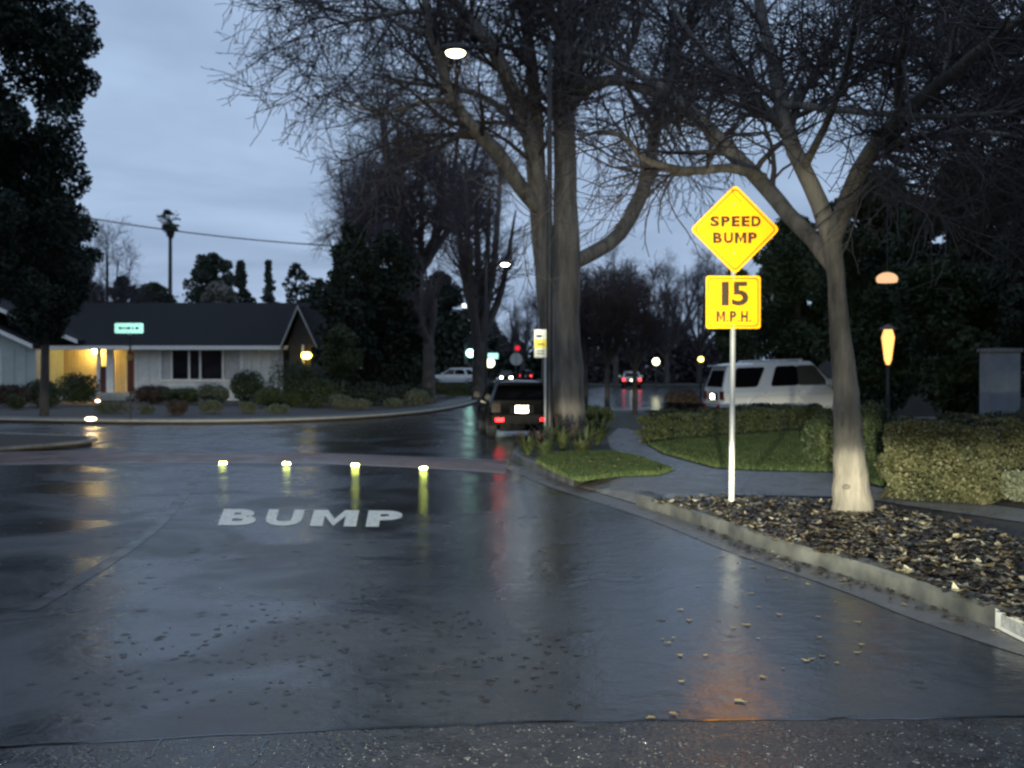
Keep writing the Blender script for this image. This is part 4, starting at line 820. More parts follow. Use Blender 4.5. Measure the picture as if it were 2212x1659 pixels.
rd = [G(*p) for p in ((1380, 1560), (1440, 1330), (1560, 1200), (1700, 1190), (1880, 1330), (1850, 1520))]
litter('road_leaves', rd, 46, .006, 'scattered yellow leaves on the wet road below the sign', .06, [(0, (.30, .22, .07)), (.5, (.45, .36, .12)), (.8, (.2, .14, .05))], 3, .04, .002, .35, .15)
rd = [G(*p) for p in ((80, 1560), (200, 1380), (800, 1250), (1260, 1400), (1260, 1540))]
litter('road_leaves', rd, 300, .0025, 'dark wet leaves flattened on the road surface', .05, [(0, (.012, .010, .009)), (.5, (.02, .016, .013)), (.8, (.03, .022, .016))], 4, .004, .0006, .36, .02)
litter('lawn_leaves', LS, 26, .2, 'few yellow leaves on the small lawn strip', .09, [(0, (.3, .26, .08)), (.6, (.2, .17, .08))], 5)

# ================================================================== CARS
def ring(xs, xb, xr, zs, zb, zr, wsl, wb, wr):
    h = [(xr, 0, zr + .03), (xr, wr * .75, zr + .018), (xr, wr, zr - .035), (xb, wb - .015, zb), (xb, wb + .02, zb - .10), ((xb + xs) / 2, wb + .03, (zb + zs) / 2), (xs, wsl, zs + .16), (xs, wsl - .05, zs), (xs, 0, zs)]
    return [Vector(p) for p in h] + [Vector((p[0], -p[1], p[2])) for p in h[-2:0:-1]]
def loft(rings):
    bm = bmesh.new(); vs = [[bm.verts.new(p) for p in r] for r in rings]; n = len(rings[0])
    for a, b in zip(vs[:-1], vs[1:]):
        for i in range(n): bm.faces.new((a[i], a[(i + 1) % n], b[(i + 1) % n], b[i]))
    for r in (vs[0], vs[-1]):                    # caps as strips between the two sides
        h = n // 2
        for i in range(h):
            j0, j1 = (n - i) % n, n - i - 1; f = [r[i], r[i + 1], r[j1], r[j0]]; f = list(dict.fromkeys(f))
            if len(f) > 2: bm.faces.new(f)
    bmesh.ops.recalc_face_normals(bm, faces=bm.faces); return bm
def cut_wells(o, axles, r, w):
    for x in axles:
        bm = bmesh.new(); cyl(bm, (x, -w - .3, r * .98), (x, w + .3, r * .98), r * 1.17, k=40); me = bpy.data.meshes.new('cut'); bm.to_mesh(me); bm.free()
        c = bpy.data.objects.new('cut', me); COL.objects.link(c); md = o.modifiers.new('b', 'BOOLEAN'); md.object = c; md.operation = 'DIFFERENCE'; md.solver = 'EXACT'
        dg = bpy.context.evaluated_depsgraph_get(); me2 = bpy.data.meshes.new_from_object(o.evaluated_get(dg)); o.modifiers.clear(); old = o.data; o.data = me2; bpy.data.meshes.remove(old); bpy.data.objects.remove(c)
def lathe_y(name, prof, c, m, parent, k=36):
    """profile [(y, r)] turned about the axle through c"""
    bm = bmesh.new(); vs = [[bm.verts.new((c[0] + r * math.cos(2 * math.pi * i / k), c[1] + y, c[2] + r * math.sin(2 * math.pi * i / k))) for i in range(k)] for y, r in prof]
    for a, b in zip(vs[:-1], vs[1:]):
        for i in range(k): bm.faces.new((a[i], a[(i + 1) % k], b[(i + 1) % k], b[i]))
    bm.faces.new(vs[0]); bm.faces.new(vs[-1][::-1]); return smooth_angle(from_bm(name, bm, m, parent, world=False), 35)
def wheel(c, r, w, side, parent):
    """side = +1 left (outer face towards +y)"""
    wh = lathe_y('wheel', [(-w * .5, r * .7), (-w * .5, r * .93), (-w * .38, r), (w * .38, r), (w * .5, r * .93), (w * .5, r * .68)], c, M['rubber'], parent)
    s = side; rim = lathe_y('rim', [(s * w * .30, r * .66), (s * w * .512, r * .68), (s * w * .515, r * .62), (s * w * .36, r * .58), (s * w * .36, r * .03)], c, M['rim'], wh)
    bm = bmesh.new()
    for i in range(6):
        mt = Matrix.Translation(c) @ Matrix.Rotation(2 * math.pi * i / 6, 4, 'Y'); y0, y1 = sorted((s * w * .37, s * w * .47)); bx(bm, (-.045, y0, r * .06), (.045, y1, r * .6), mt)
    from_bm('spokes', bm, M['rim'], wh, world=False); return wh
def flat(name, pts, out, th, m, parent):
    """a panel with outline pts and thickness th along out"""
    bm = bmesh.new(); extrude_poly(bm, pts, Vector(out) * th); return from_bm(name, bm, m, parent, world=False)
def make_suv(root, paint, L=4.55, over=.86, rake=None, W=1.74, H=1.70, lamp='lamp_red', split_window=True, sporty=False, rack=True, headlight=None, belt=1.07, tail_lit=None):
    hw = W / 2; zr = H - .03; zb = belt; xe = -L / 2; xf = L / 2; wr = hw * .76
    roof_front = .42 if not sporty else .30; cowl = 1.02; rs = xe + (rake or (.22 if not sporty else .55))
    rr_ = .355
    rings = [ring(xe + .06, xe + .02, rs, .46, zb, zr - .06, hw * .86, hw * .90, wr * .92),
             ring(xe + .16, xe + .10, rs + .10, .36, zb, zr - (.02 if not sporty else .04), hw * .93, hw * .955, wr * .98),
             ring(xe + .5, xe + .5, max(xe + .5, rs + .35), .33, zb, zr, hw * .95, hw * .965, wr), ring(-.6, -.6, -.6, .30, zb, zr + .01, hw * .955, hw * .97, wr),
             ring(roof_front, roof_front, roof_front, .30, zb - .01, zr - .01, hw * .955, hw * .97, wr), ring(cowl, cowl, cowl + .02, .30, zb - .02, zb + .03, hw * .955, hw * .965, hw * .86),
             ring(xf - .55, xf - .55, xf - .55, .30, zb - .09, zb - .03, hw * .95, hw * .955, hw * .82), ring(xf - .12, xf - .1, xf - .14, .32, zb - .2, zb - .12, hw * .88, hw * .88, hw * .74), ring(xf - .02, xf, xf - .05, .40, zb - .30, zb - .20, hw * .80, hw * .80, hw * .66)]
    body = from_bm('body', loft(rings), paint, root, world=False); ax = (xe + over, xf - .88)
    cut_wells(body, ax, rr_, hw); body.data.materials.clear(); body.data.materials.append(paint); smooth_angle(body, 28)
    box('underbody', (xe + .28, -(hw - .30), .19), (xf - .28, hw - .30, .52), M['trim'], root, world=False)
    for x in ax:
        for s in (1, -1): wheel((x, s * (hw - .13), rr_), rr_, .22, s, root)
    def side_pt(x, z, s, off=.012):
        t = (z - zb) / (zr - .035 - zb); y = (hw * .965 - .015) * (1 - t) + wr * t; return Vector((x, s * (y + off), z))
    z0, z1 = zb + .035, zr - .11
    for s in (1, -1):
        wins = [([(xe + .36 + (.25 if sporty else 0), z0), (xe + 1.12, z0), (xe + 1.30, z1), (rs + .34, z1 - (.03 if sporty else 0))], 'tint'), ([(xe + 1.30, z0), (-.13, z0), (-.13, z1 + .01), (xe + 1.48, z1)], 'tint'), ([(-.07, z0), (cowl - .16, z0 - .01), (roof_front + .04, z1 + .005), (-.07, z1 + .01)], 'tint_lit')]
        if rack:
            wins[0] = ([(xe + .34, z0), (xe + 1.04, z0), (xe + 1.34, z1), (rs + .24, z1)], 'tint'); wins[1] = ([(xe + 1.44, z0), (-.10, z0), (-.10, z1 + .012), (xe + 1.66, z1 + .008)], 'tint')
            flat('door_pillar', [side_pt(-.105, z0 + .01, s, .010), side_pt(-.065, z0 + .01, s, .010), side_pt(-.065, z1 - .005, s, .010), side_pt(-.105, z1 - .005, s, .010)], (0, -s, 0), .006, M['trim'], root)
            bm = bmesh.new(); bx(bm, (xe + .35, s * (hw * .955 - .02) if s < 0 else hw * .955 - .02, zb - .215), (xf - .9, s * (hw + .03), zb - .165)); from_bm('rub_strip', bm, paint, root, world=False, bevel=.012)
        for pts, mm in wins:
            pr = [Vector((p.x, p.y)) for p in rounded([Vector(q) for q in pts], .09 if rack else .05, 4)]; fan = [side_pt(p.x, p.y, s) for p in pr]; flat('side_window', fan, (0, -s, 0), .006, M[mm], root)
        flat('sill_trim', [side_pt(xe + 1.25, .44, s, 0) * 1, side_pt(xf - 1.3, .44, s, 0), side_pt(xf - 1.3, .36, s, 0), side_pt(xe + 1.25, .36, s, 0)] if False else [Vector((xe + 1.27, s * (hw * .955 + .012), .50)), Vector((xf - 1.32, s * (hw * .955 + .012), .50)), Vector((xf - 1.32, s * (hw * .955 + .012), .36)), Vector((xe + 1.27, s * (hw * .955 + .012), .36))], (0, -s, 0), .03, M['trim'] if not rack else paint, root)
        for xh in (-.30, .62): box('door_handle', (xh - .09, s * (hw + .012), zb - .10), (xh + .09, s * (hw - .02), zb - .07), paint, root, world=False, bevel=.006)
        mr = box('wing_mirror', (cowl - .30, s * (hw + .02), zb + .03), (cowl - .16, s * (hw + .20), zb + .19), paint, root, world=False, bevel=.03)
        for k, x in enumerate((-.10, xe + 1.27)):   # door shut lines as slim dark strips
            flat('door_seam', [Vector((x, s * (hw + .0005 + .015), zb - .1)), Vector((x + .012, s * (hw + .0155), zb - .1)), Vector((x + .012, s * (hw * .955 + .02), .52)), Vector((x, s * (hw * .955 + .02), .52))], (0, -s, 0), .01, M['trim'], root)
    # wheel-arch lips
    for x in ax:
        for s in (1, -1):
            bm = bmesh.new(); K = 15; r1, r2 = rr_ * 1.17, rr_ * 1.30; A, B = [], []
            for i in range(K):
                a = math.pi * (-.02 + 1.04 * i / (K - 1)); A.append((x + r1 * math.cos(a), rr_ * .98 + r1 * math.sin(a))); B.append((x + r2 * math.cos(a), rr_ * .98 + r2 * math.sin(a)))
            for i in range(K - 1):
                y0, y1 = s * (hw - .06), s * (hw + .035); q = [(A[i][0], y1 * .985, A[i][1]), (A[i + 1][0], y1 * .985, A[i + 1][1]), (B[i + 1][0], y1, B[i + 1][1]), (B[i][0], y1, B[i][1])]
                extrude_poly(bm, q, (0, y0 - y1, 0))
            bmesh.ops.remove_doubles(bm, verts=bm.verts, dist=1e-4); from_bm('arch_lip', bm, paint if rack else M['trim'], root, world=False)
    # rear: glass, lamps, plate, bumper, spoiler
    def rear_pt(y, z, off=.012):
        t = (z - zb) / (zr - .06 - .035 - zb); xx = (xe + .02) * (1 - t) + rs * t
        if z < zb: t2 = (zb - z) / (zb - .46); xx = xe + .02 + .04 * t2
        return Vector((xx - off, y, z))
    gw0, gw1 = hw * .76, wr * .78
    rg = flat('rear_window', [rear_pt(-gw0, zb + .06), rear_pt(gw0, zb + .06), rear_pt(gw1, zr - .17), rear_pt(-gw1, zr - .17)], (1, 0, 0), .006, M['tint'], root)
    flat('rear_wiper', [rear_pt(-.02, zb + .07, .022), rear_pt(.02, zb + .07, .022), rear_pt(-.36, zb + .16, .022), rear_pt(-.38, zb + .13, .022)], (-1, 0, 0), .01, M['trim'], root)
    box('spoiler', (rs - .16, -wr * .9, zr - .06), (rs + .22, wr * .9, zr - .015), paint, root, world=False, bevel=.012)
    box('rear_bumper', (xe - .07, -hw * .93, .38), (xe + .16, hw * .93, .62), paint if rack else M['trim'], root, world=False, bevel=.04)
    for s in (1, -1):
        ya, yb = sorted((s * hw * .66, s * hw * .93))
        lm = M['lens_red'] if tail_lit is None else tail_lit
        box('tail_lamp', (xe - .015, ya, zb - .30), (xe + .17, yb, zb - .06), lm, root, world=False, bevel=.02)
        ya, yb = sorted((s * hw * .56, s * hw * .82)); box('rear_reflector', (xe - .085, ya, .46), (xe - .06, yb, .545), M[lamp], root, world=False, bevel=.006)
        yc = s * hw * .66; hl_ = box('headlamp', (xf - .16, yc - .17, zb - .42), (xf + .01, yc + .17, zb - .26), M['lens_clear'] if headlight is None else headlight, root, world=False, bevel=.03)
        if rack:
            zt = zr + .045; rl = box('roof_rail', (-1.35, s * wr * .88 - .02, zt), (.15, s * wr * .88 + .02, zt + .04), paint, root, world=False, bevel=.012)
            for x in (-1.3, -.6, .1): box('rail_foot', (x - .05, s * wr * .88 - .018, zr - .03), (x + .05, s * wr * .88 + .018, zt - .002), paint, rl, world=False)
    pz = zb - .22; box('plate_recess', (xe - .02, -.30, pz - .11), (xe + .02, .30, pz + .11), M['trim'], root, world=False, bevel=.008)
    box('licence_plate', (xe - .034, -.155, pz - .08), (xe - .0225, .155, pz + .08), M['plate'], root, world=False, bevel=.003)
    box('front_grille', (xf - .03, -.42, zb - .40), (xf + .012, .42, zb - .29), M['trim'], root, world=False, bevel=.01)
    t0_, t1_ = Vector((cowl - .03, 0, zb + .04)), Vector((roof_front + .03, 0, zr - .05)); nn = Vector((.75, 0, .66))
    flat('windscreen', [t0_ + Vector((0, -hw * .78, 0)) + nn * .03, t0_ + Vector((0, hw * .78, 0)) + nn * .03, t1_ + Vector((0, wr * .86, 0)) + nn * .03, t1_ + Vector((0, -wr * .86, 0)) + nn * .03], nn, .005, M['tint'], root)
    return root
# parked black car seen from behind
cb_ = P(1106, 950, 28.0); bl = thing('parked_car', 'small black sport-utility car parked at the kerb beside the big trunk, seen from behind', 'car', (cb_.x + .03, 28.0 + 2.05, 0.0), R(90 + 6))
make_suv(bl, M['car_black'], L=4.1, W=1.64, H=1.48, rake=.42, rack=False, belt=.98, tail_lit=M['lens_dark'])
# white car on the drive
wc = P(1708, 905, 33.0); wh_ = thing('parked_car', 'white sport-utility car with roof rails parked behind the low hedge', 'car', (wc.x, 33.0, 0.27), R(6))
make_suv(wh_, M['car_white'], L=4.75, W=1.78, H=1.74, belt=1.0, over=1.12); wh_.rotation_euler = (0, R(-2.0), R(9))
sheet('driveway', [(5.2, 30.2), (14, 30.0), (14, 36.6), (5.2, 36.6)], 0.2, M['conc_dark'], depth=0.1)
for (x, y) in ((-1.47, .8), (-1.47, -.8)):
    pass
# white crossover across the street
cc = P(985, 835, 86); cr_ = thing('parked_car', 'white crossover parked in a drive across the street, behind the pale lit trunk', 'car', (cc.x, 86, .2), R(180 - 12))
make_suv(cr_, M['car_white'], L=4.5, W=1.8, H=1.62, rack=False, sporty=True, tail_lit=retro('tail_retro', (.8, .12, .12), .6, .3))
# cars far down the wet streets
TL = emit('tail_light_on', (1.0, .05, .06), 2.2); HLm = emit('headlight_on', (1.0, .95, .72), 16.0)
for (px, d, rz, pm, lab, tl, hl__) in ((1363, 100, 86, 'car_silver', 'silver car with both red tail lights on, on the wet side street', TL, None), (1134, 150, 92, 'car_black', 'dark far car with red tail lights on at the end of the street', TL, None), (1094, 140, -90, 'car_black', 'oncoming far car with bright headlights at the end of the street', None, HLm)):
    p = P(px, 830, d); c_ = thing('moving_car', lab, 'car', (p.x, d, 0.0), R(rz)); make_suv(c_, M[pm], L=4.4, W=1.76, H=1.5, rack=False, sporty=True, belt=.95, tail_lit=tl, headlight=hl__)

# ================================================================== SIGNS AND LAMPS
# parking sign on its post, half behind the big trunk
ps = P(1168, 950, 27.6); pk = thing('parking_sign', 'white parking sign with blue bar and yellow band beside the big trunk', 'traffic sign', (ps.x, 27.6, .1))
s_ = PPM(27.6)
def kx(px): return (px - CX) / s_
def kz(py): return P(CX, py, 27.6).z
rod('pole', (kx(1178), 27.66, .05), (kx(1178), 27.66, kz(716)), .03, M['steel'], pk)
pn = panel('panel', [(kx(1154), kz(772)), (kx(1182), kz(772)), (kx(1182), kz(712)), (kx(1154), kz(712))], 27.6, .005, M['sign_white'], pk, .03)
def bar(x0, x1, y0, y1, m, nm, off=.003):
    bm = bmesh.new(); extrude_poly(bm, [(kx(x0), 27.6 - off, kz(y1)), (kx(x1), 27.6 - off, kz(y1)), (kx(x1), 27.6 - off, kz(y0)), (kx(x0), 27.6 - off, kz(y0))], (0, .002, 0)); return from_bm(nm, bm, m, pn)
bar(1158, 1170, 723, 729, M['sign_blue'], 'blue_bar'); bar(1155, 1181, 733, 752, M['sign_band'], 'yellow_band')
bm = bmesh.new()
for a, b in (((1160, 741), (1165, 745)), ((1165, 745), (1170, 742)), ((1170, 742), (1176, 746))):
    extrude_poly(bm, [(kx(a[0]), 27.594, kz(a[1] - 1.5)), (kx(b[0]), 27.594, kz(b[1] - 1.5)), (kx(b[0]), 27.594, kz(b[1] + 1.5)), (kx(a[0]), 27.594, kz(a[1] + 1.5))], (0, .002, 0))
from_bm('arrow_mark', bm, M['ink_grey'], pn)
for y in (757, 763): bar(1160, 1176, y, y + 2, M['ink_grey'], 'text_line')
# street-name sign at the left corner
d_ = 36.6; sp_ = P(282, 905, d_); sn = thing('street_name_sign', 'pale turquoise street-name blade on a thin post before the house', 'traffic sign', (sp_.x, d_, .1)); ss = PPM(d_)
rod('pole', (sp_.x, d_, .1), (sp_.x, d_, P(282, 716, d_).z), .03, M['dark_metal'], sn)
x0, x1, zt, zb_ = (249 - CX) / ss, (311 - CX) / ss, P(0, 698, d_).z, P(0, 720, d_).z
bl_ = panel('blade', [(x0, zb_), (x1, zb_), (x1, zt), (x0, zt)], d_ - .04, .006, M['sign_blade'], sn, .05)
for a, b in ((.14, .26), (.29, .36), (.40, .55), (.60, .66), (.72, .84)):
    bm = bmesh.new(); extrude_poly(bm, [(x0 + (x1 - x0) * a, d_ - .044, zb_ + .13), (x0 + (x1 - x0) * b, d_ - .044, zb_ + .13), (x0 + (x1 - x0) * b, d_ - .044, zb_ + .21), (x0 + (x1 - x0) * a, d_ - .044, zb_ + .21)], (0, .002, 0)); from_bm('faded_lettering', bm, M['blade_ink'], bl_)
box('clamp', (sp_.x - .05, d_ - .03, zb_ - .06), (sp_.x + .05, d_ + .035, zb_ + .02), M['steel'], sn)
rod('lower_sign', (sp_.x, d_ - .05, P(0, 772, d_).z), (sp_.x, d_ - .035, P(0, 772, d_).z), .11, mat('old_sign', (.30, .22, .05), (.22, .17, .05), 9, .5), sn)
# street lamps
lampM = emit('lamp_lens', (1.0, .93, .55), 11.0)
def street_lamp(px, py, d, polepx, lab, s=1.0):
    p = P(px, py, d); x2 = (polepx - CX) / PPM(d); t = thing('street_lamp', lab, 'street lamp', (x2, d, .1)); sg = 1 if x2 < p.x else -1
    rod('pole', (x2, d, .1), (x2, d, p.z + .25), .075, M['dark_metal'], t, r1=.05)
    nb = NB(); a = np.array([(x2, d, p.z - .1), (x2 + (p.x - x2) * .35, d, p.z + .22), (p.x - sg * .3 * s, d, p.z + .16)]); nb.add(*tubes(resample(a, 8)[None], np.full((1, 8), .022), 8)); link('arm', smooth(nb.mesh('arm')), M['dark_metal'], t)
    bm = bmesh.new(); bmesh.ops.create_uvsphere(bm, u_segments=18, v_segments=10, radius=1, matrix=Matrix.Translation((p.x, d, p.z + .12)) @ Matrix.Diagonal((.34 * s, .17 * s, .11 * s, 1))); hd = smooth(from_bm('housing', bm, M['dark_metal'], t).data)
    bm = bmesh.new(); bmesh.ops.create_uvsphere(bm, u_segments=18, v_segments=10, radius=1, matrix=Matrix.Translation((p.x, d, p.z + .02)) @ Matrix.Diagonal((.21 * s, .15 * s, .10 * s, 1))); smooth(from_bm('lens', bm, lampM, t).data)
    return t
street_lamp(984, 116, 24, 1187, 'lit street lamp glowing among the branches of the big tree')
street_lamp(1091, 572, 50, 1050, 'smaller lit street lamp further down the street', .9)
# signals and signs far down the street
def blob(nm, px, py, d, rx, rz, m, parent, ry=.05):
    p = P(px, py, d); bm = bmesh.new(); bmesh.ops.create_uvsphere(bm, u_segments=16, v_segments=10, radius=1, matrix=Matrix.Translation(p) @ Matrix.Diagonal((rx, ry, rz, 1))); o = from_bm(nm, bm, m, parent); smooth(o.data); return o
def signal(px, py, d, lab, lit, colr, st):
    p = P(px, py, d); t = thing('traffic_signal', lab, 'traffic light', (p.x + .35, d, .1)); rod('pole', (p.x + .35, d + .1, .1), (p.x + .35, d + .1, p.z + .9), .07, M['dark_metal'], t)
    k = {'red': -.6, 'green': .6}[lit]; box('signal_head', (p.x - .2, d + .02, p.z - .9 + k + .0), (p.x + .2, d + .25, p.z + .9 + k * 0 + (.3 if lit == 'green' else 0)), M['dark_metal'], t, bevel=.03)
    box('backplate', (p.x - .42, d + .12, p.z - .75), (p.x - .21, d + .14, p.z + .6), mat('plate_grey', (.10, .11, .12), None, rough=.5), t)
    blob('lit_lens', px, py, d - .02, .28, .28, emit('signal_' + lit, colr, st), t, .07)
signal(1016, 763, 78, 'traffic light showing green left of the dark bare trunk', 'green', (.45, 1.0, .82), 5)
signal(1118, 752, 120, 'traffic light showing a faint red at the end of the street', 'red', (1.0, .03, .06), .5)
def far_sign(px0, px1, py0, py1, d, lab, m, name='street_name_sign', polepx=None, tall=True):
    a, b = P(px0, py1, d), P(px1, py0, d); pxp = polepx or (px0 + px1) / 2; xp = (pxp - CX) / PPM(d); t = thing(name, lab, 'traffic sign', (xp, d, .1))
    rod('pole', (xp, d + .06, .1), (xp, d + .06, b.z + .1), .06, M['dark_metal'], t)
    if not (a.x <= xp <= b.x): rod('mast_arm', (xp, d + .06, b.z + .05), ((a.x + b.x) / 2, d + .06, b.z + .05), .05, M['dark_metal'], t)
    panel('blade', [(a.x, a.z), (b.x, a.z), (b.x, b.z), (a.x, b.z)], d, .03, m, t, .06); return t
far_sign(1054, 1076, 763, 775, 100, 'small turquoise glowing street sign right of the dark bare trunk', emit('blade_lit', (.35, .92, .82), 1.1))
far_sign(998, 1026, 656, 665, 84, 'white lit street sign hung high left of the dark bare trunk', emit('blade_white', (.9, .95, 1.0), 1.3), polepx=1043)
def globe_lamp(px, py, d, r, lab, col, st, name='lamp_post'):
    p = P(px, py, d); t = thing(name, lab, 'lamp', (p.x, d, .1)); rod('post', (p.x, d, .1), (p.x, d, p.z - r * .8), .05, M['dark_metal'], t); box('cap', (p.x - r * .5, d - r * .5, p.z + r * .92), (p.x + r * .5, d + r * .5, p.z + r * 1.15), M['dark_metal'], t); blob('globe', px, py, d, r, r, emit('globe', col, st), t, r)
globe_lamp(1059, 784, 96, .38, 'cream globe lamp just below the small turquoise street sign', (1, .98, .62), 3)
globe_lamp(1417, 781, 80, .26, 'cream globe lamp beyond the wet side street', (1, .98, .55), 4)
globe_lamp(1514, 776, 46, .12, 'small yellow garden lamp above the tail of the white car', (1, .82, .16), 3)
globe_lamp(1018, 690, 92, .2, 'small pinkish white lamp below the high white street sign', (1, .85, .85), 1.2)
p = P(1115, 776, 92); rs_ = thing('round_sign', 'grey round sign on a post at the far street corner', 'traffic sign', (p.x, 92, .1)); rod('pole', (p.x, 92.06, .1), (p.x, 92.06, p.z + .6), .06, M['dark_metal'], rs_); rod('disc', (p.x, 92, p.z), (p.x, 92.03, p.z), .52, mat('sign_grey', (.35, .36, .32), (.5, .5, .44), 2, .5), rs_, k=28); box('divider', (p.x - .02, 91.985, p.z - .5), (p.x + .02, 91.998, p.z + .5), M['ink_grey'], rs_)
# low garden lights by the left kerb
for px, py, w, lab in ((196, 908, .17, 'flat pinkish kerb light glowing at the left garden corner'), (211, 868, .10, 'small pink path light before the porch steps')):
    p = G(px, py, .2); t = thing('path_light', lab, 'garden light', (p.x, p.y, .13)); rod('stake', (p.x, p.y, .1), (p.x, p.y, .2), .015, M['dark_metal'], t); rod('hood', (p.x, p.y, .30), (p.x, p.y, .33), w * .9, M['dark_metal'], t); bm = bmesh.new(); bmesh.ops.create_uvsphere(bm, u_segments=14, v_segments=8, radius=1, matrix=Matrix.Translation((p.x, p.y, .245)) @ Matrix.Diagonal((w, w, .055, 1))); from_bm('lens', bm, emit('path_lens', (1, .6, .38), 9), t)

# ================================================================== WHITE HOUSE
HD = 57.0; hs = PPM(HD)
def X(px, d=HD): return (px - CX) / PPM(d)
def Z(py, d=HD): return P(CX, py, d).z
house = thing('ranch_house', 'low white house with lit porch, red door and dark shingle roof', 'house', (X(360), HD, .13))
def hb(name, px0, px1, py0, py1, y0, y1, m, parent=house, d=HD, bevel=0): return box(name, (X(px0, d), y0, Z(py1, d)), (X(px1, d), y1, Z(py0, d)), m, parent, bevel=bevel)
# walls: front wall with the window hole left out (four pieces joined in one mesh), porch back wall, sides
bm = bmesh.new(); w0, w1, v0, v1 = X(350), X(520), Z(819), Z(757)
ztop, zg = Z(752), .1
for a, b in (((X(290), HD, zg), (w0, HD + .2, ztop)), ((w1, HD, zg), (X(612), HD + .2, ztop)), ((w0, HD, zg), (w1, HD + .2, v0)), ((w0, HD, v1), (w1, HD + .2, ztop)), ((X(612) - .2, HD + .2, zg), (X(612), HD + 9, ztop)), ((X(290), HD + .2, zg), (X(290) + .2, HD + 1.8, ztop))): bx(bm, a, b)
for i in range(14):
    px = 296 + i * 24
    if 345 < px < 526: continue
    bx(bm, (X(px), HD - .03, zg), (X(px) + .06, HD - .001, ztop))
from_bm('wall', bm, M['siding'], house)
bm = bmesh.new(); bx(bm, (X(80), HD + 1.8, zg), (X(290), HD + 2, ztop))
for i in range(30): bx(bm, (X(92) + i * .165, HD + 1.77, zg), (X(92) + i * .165 + .03, HD + 1.799, ztop))
from_bm('porch_wall', bm, M['siding_cream'], house)
win = hb('window', 348, 522, 755, 821, HD - .04, HD + .02, M['white_paint'])
win_bm = bmesh.new()
for a, b in (((X(346), HD - .06, v0 - .12), (X(524), HD + .03, v0 - .01)), ((X(346), HD - .06, v1 + .005), (X(524), HD + .03, v1 + .09))): bx(win_bm, a, b)
for px in (347, 371, 409, 433, 482, 521): bx(win_bm, (X(px) - .05, HD - .058, v0 - .008), (X(px) + .05, HD + .03, v1 + .003))
bpy.data.objects.remove(win); win = from_bm('window', win_bm, M['white_paint'], house)
for a, b, mm in ((350, 369, 'curtain'), (373, 407, 'glass'), (411, 431, 'glass'), (435, 480, 'glass'), (484, 519, 'curtain')): hb('pane', a, b, 758, 818, HD + .04, HD + .06, M[mm], win)
for px in (524, 540, 560, 582, 600): hb('wall_trim', px - 1.5, px + 1.5, 752, 850, HD - .06, HD - .032, M['white_paint'])
hb('porch_floor', 80, 300, 848, 862, HD - .4, HD + 1.8, M['conc_light']); hb('porch_step', 215, 285, 855, 864, HD - 1.0, HD - .4, M['conc_light'])
for a, b in ((210, 217), (231, 246)): hb('porch_post', a, b, 751, 848, HD - .1, HD + .12, M['white_paint'])
hb('side_panel', 217.5, 230.5, 792, 848, HD + .0, HD + .05, M['red_door'])
dr = hb('door', 250, 278, 757, 848, HD + 1.70, HD + 1.76, M['red_door']); rod('handle', (X(275), HD + 1.62, 1.1), (X(275), HD + 1.70, 1.1), .04, M['steel'], dr)
for a, b in ((246, 250), (278, 282)): hb('door_frame', a, b, 753, 848, HD + 1.68, HD + 1.77, M['white_paint'])
lb = bmesh.new(); bmesh.ops.create_uvsphere(lb, u_segments=14, v_segments=8, radius=.13, matrix=Matrix.Translation((X(185), HD + 1.3, Z(757)))); pl_ = from_bm('porch_lamp', lb, emit('porch_glow', (1, .68, .20), 95), house)
hb('porch_ceiling', 80, 290, 747, 751, HD - .3, HD + 1.99, M['siding_cream'])
# roof: long low gable running left-right
bm = bmesh.new(); ez, rz_ = Z(748, HD - .7), Z(654, HD + 6); x0, x1 = X(60), X(628)
prof = [(HD - .7, ez), (HD + 6, rz_), (HD + 12.5, ez), (HD + 12.5, ez - .14), (HD + 6, rz_ - .16), (HD - .7, ez - .14)]
extrude_poly(bm, [(x0, y, z) for y, z in prof], (x1 - x0, 0, 0)); roof = from_bm('roof', bm, M['shingle'], house)
box('fascia', (x0, HD - .74, ez - .17), (x1, HD - .703, ez + .03), M['white_paint'], house)
# cross gable at the right end
gx0, gx1, gxm = X(612, 56), X(682, 56), X(645, 56); gz0, gzp = Z(748, 56), Z(664, 56)
bm = bmesh.new(); bx(bm, (gx0 + .25, 56.3, zg), (gx1 - .3, 63, gz0 - .05)); extrude_poly(bm, [(gx0 + .1, 56.3, gz0 - .048), (gx1 - .12, 56.3, gz0 - .048), (gxm, 56.3, gzp - .25)], (0, 6, 0)); from_bm('gable_wall', bm, M['dark_wall'], house)
bm = bmesh.new()
for xa in (gx0 - .1, gx1 + .1): extrude_poly(bm, [(xa, 55.8, gz0 - .15), (gxm, 55.8, gzp - .02), (gxm, 55.8, gzp + .12), (xa - .0, 55.8, gz0 + .02)], (0, 7.5, 0))
from_bm('gable_roof', bm, M['shingle'], house)
bm = bmesh.new()
for xa in (gx0 - .1, gx1 + .1): extrude_poly(bm, [(xa, 55.74, gz0 - .17), (gxm, 55.74, gzp - .06), (gxm, 55.74, gzp + .13), (xa, 55.74, gz0 + .03)], (0, .055, 0))
from_bm('barge_board', bm, mat('barge', (.28, .29, .28), (.36, .37, .36), 4, .6), house)
hb('corner_post', 653, 657, 745, 785, 55.9, 56.1, M['white_paint'], d=56)
wl = hb('wall_lamp', 657, 668, 757, 762, 55.75, 56.0, M['dark_metal'], d=56); b_ = P(662, 768, 55.8); lb = bmesh.new(); bmesh.ops.create_uvsphere(lb, u_segments=14, v_segments=8, radius=1, matrix=Matrix.Translation(b_) @ Matrix.Diagonal((.26, .16, .17, 1))); from_bm('bulb', lb, emit('wall_glow', (1, .72, .10), 9), wl)
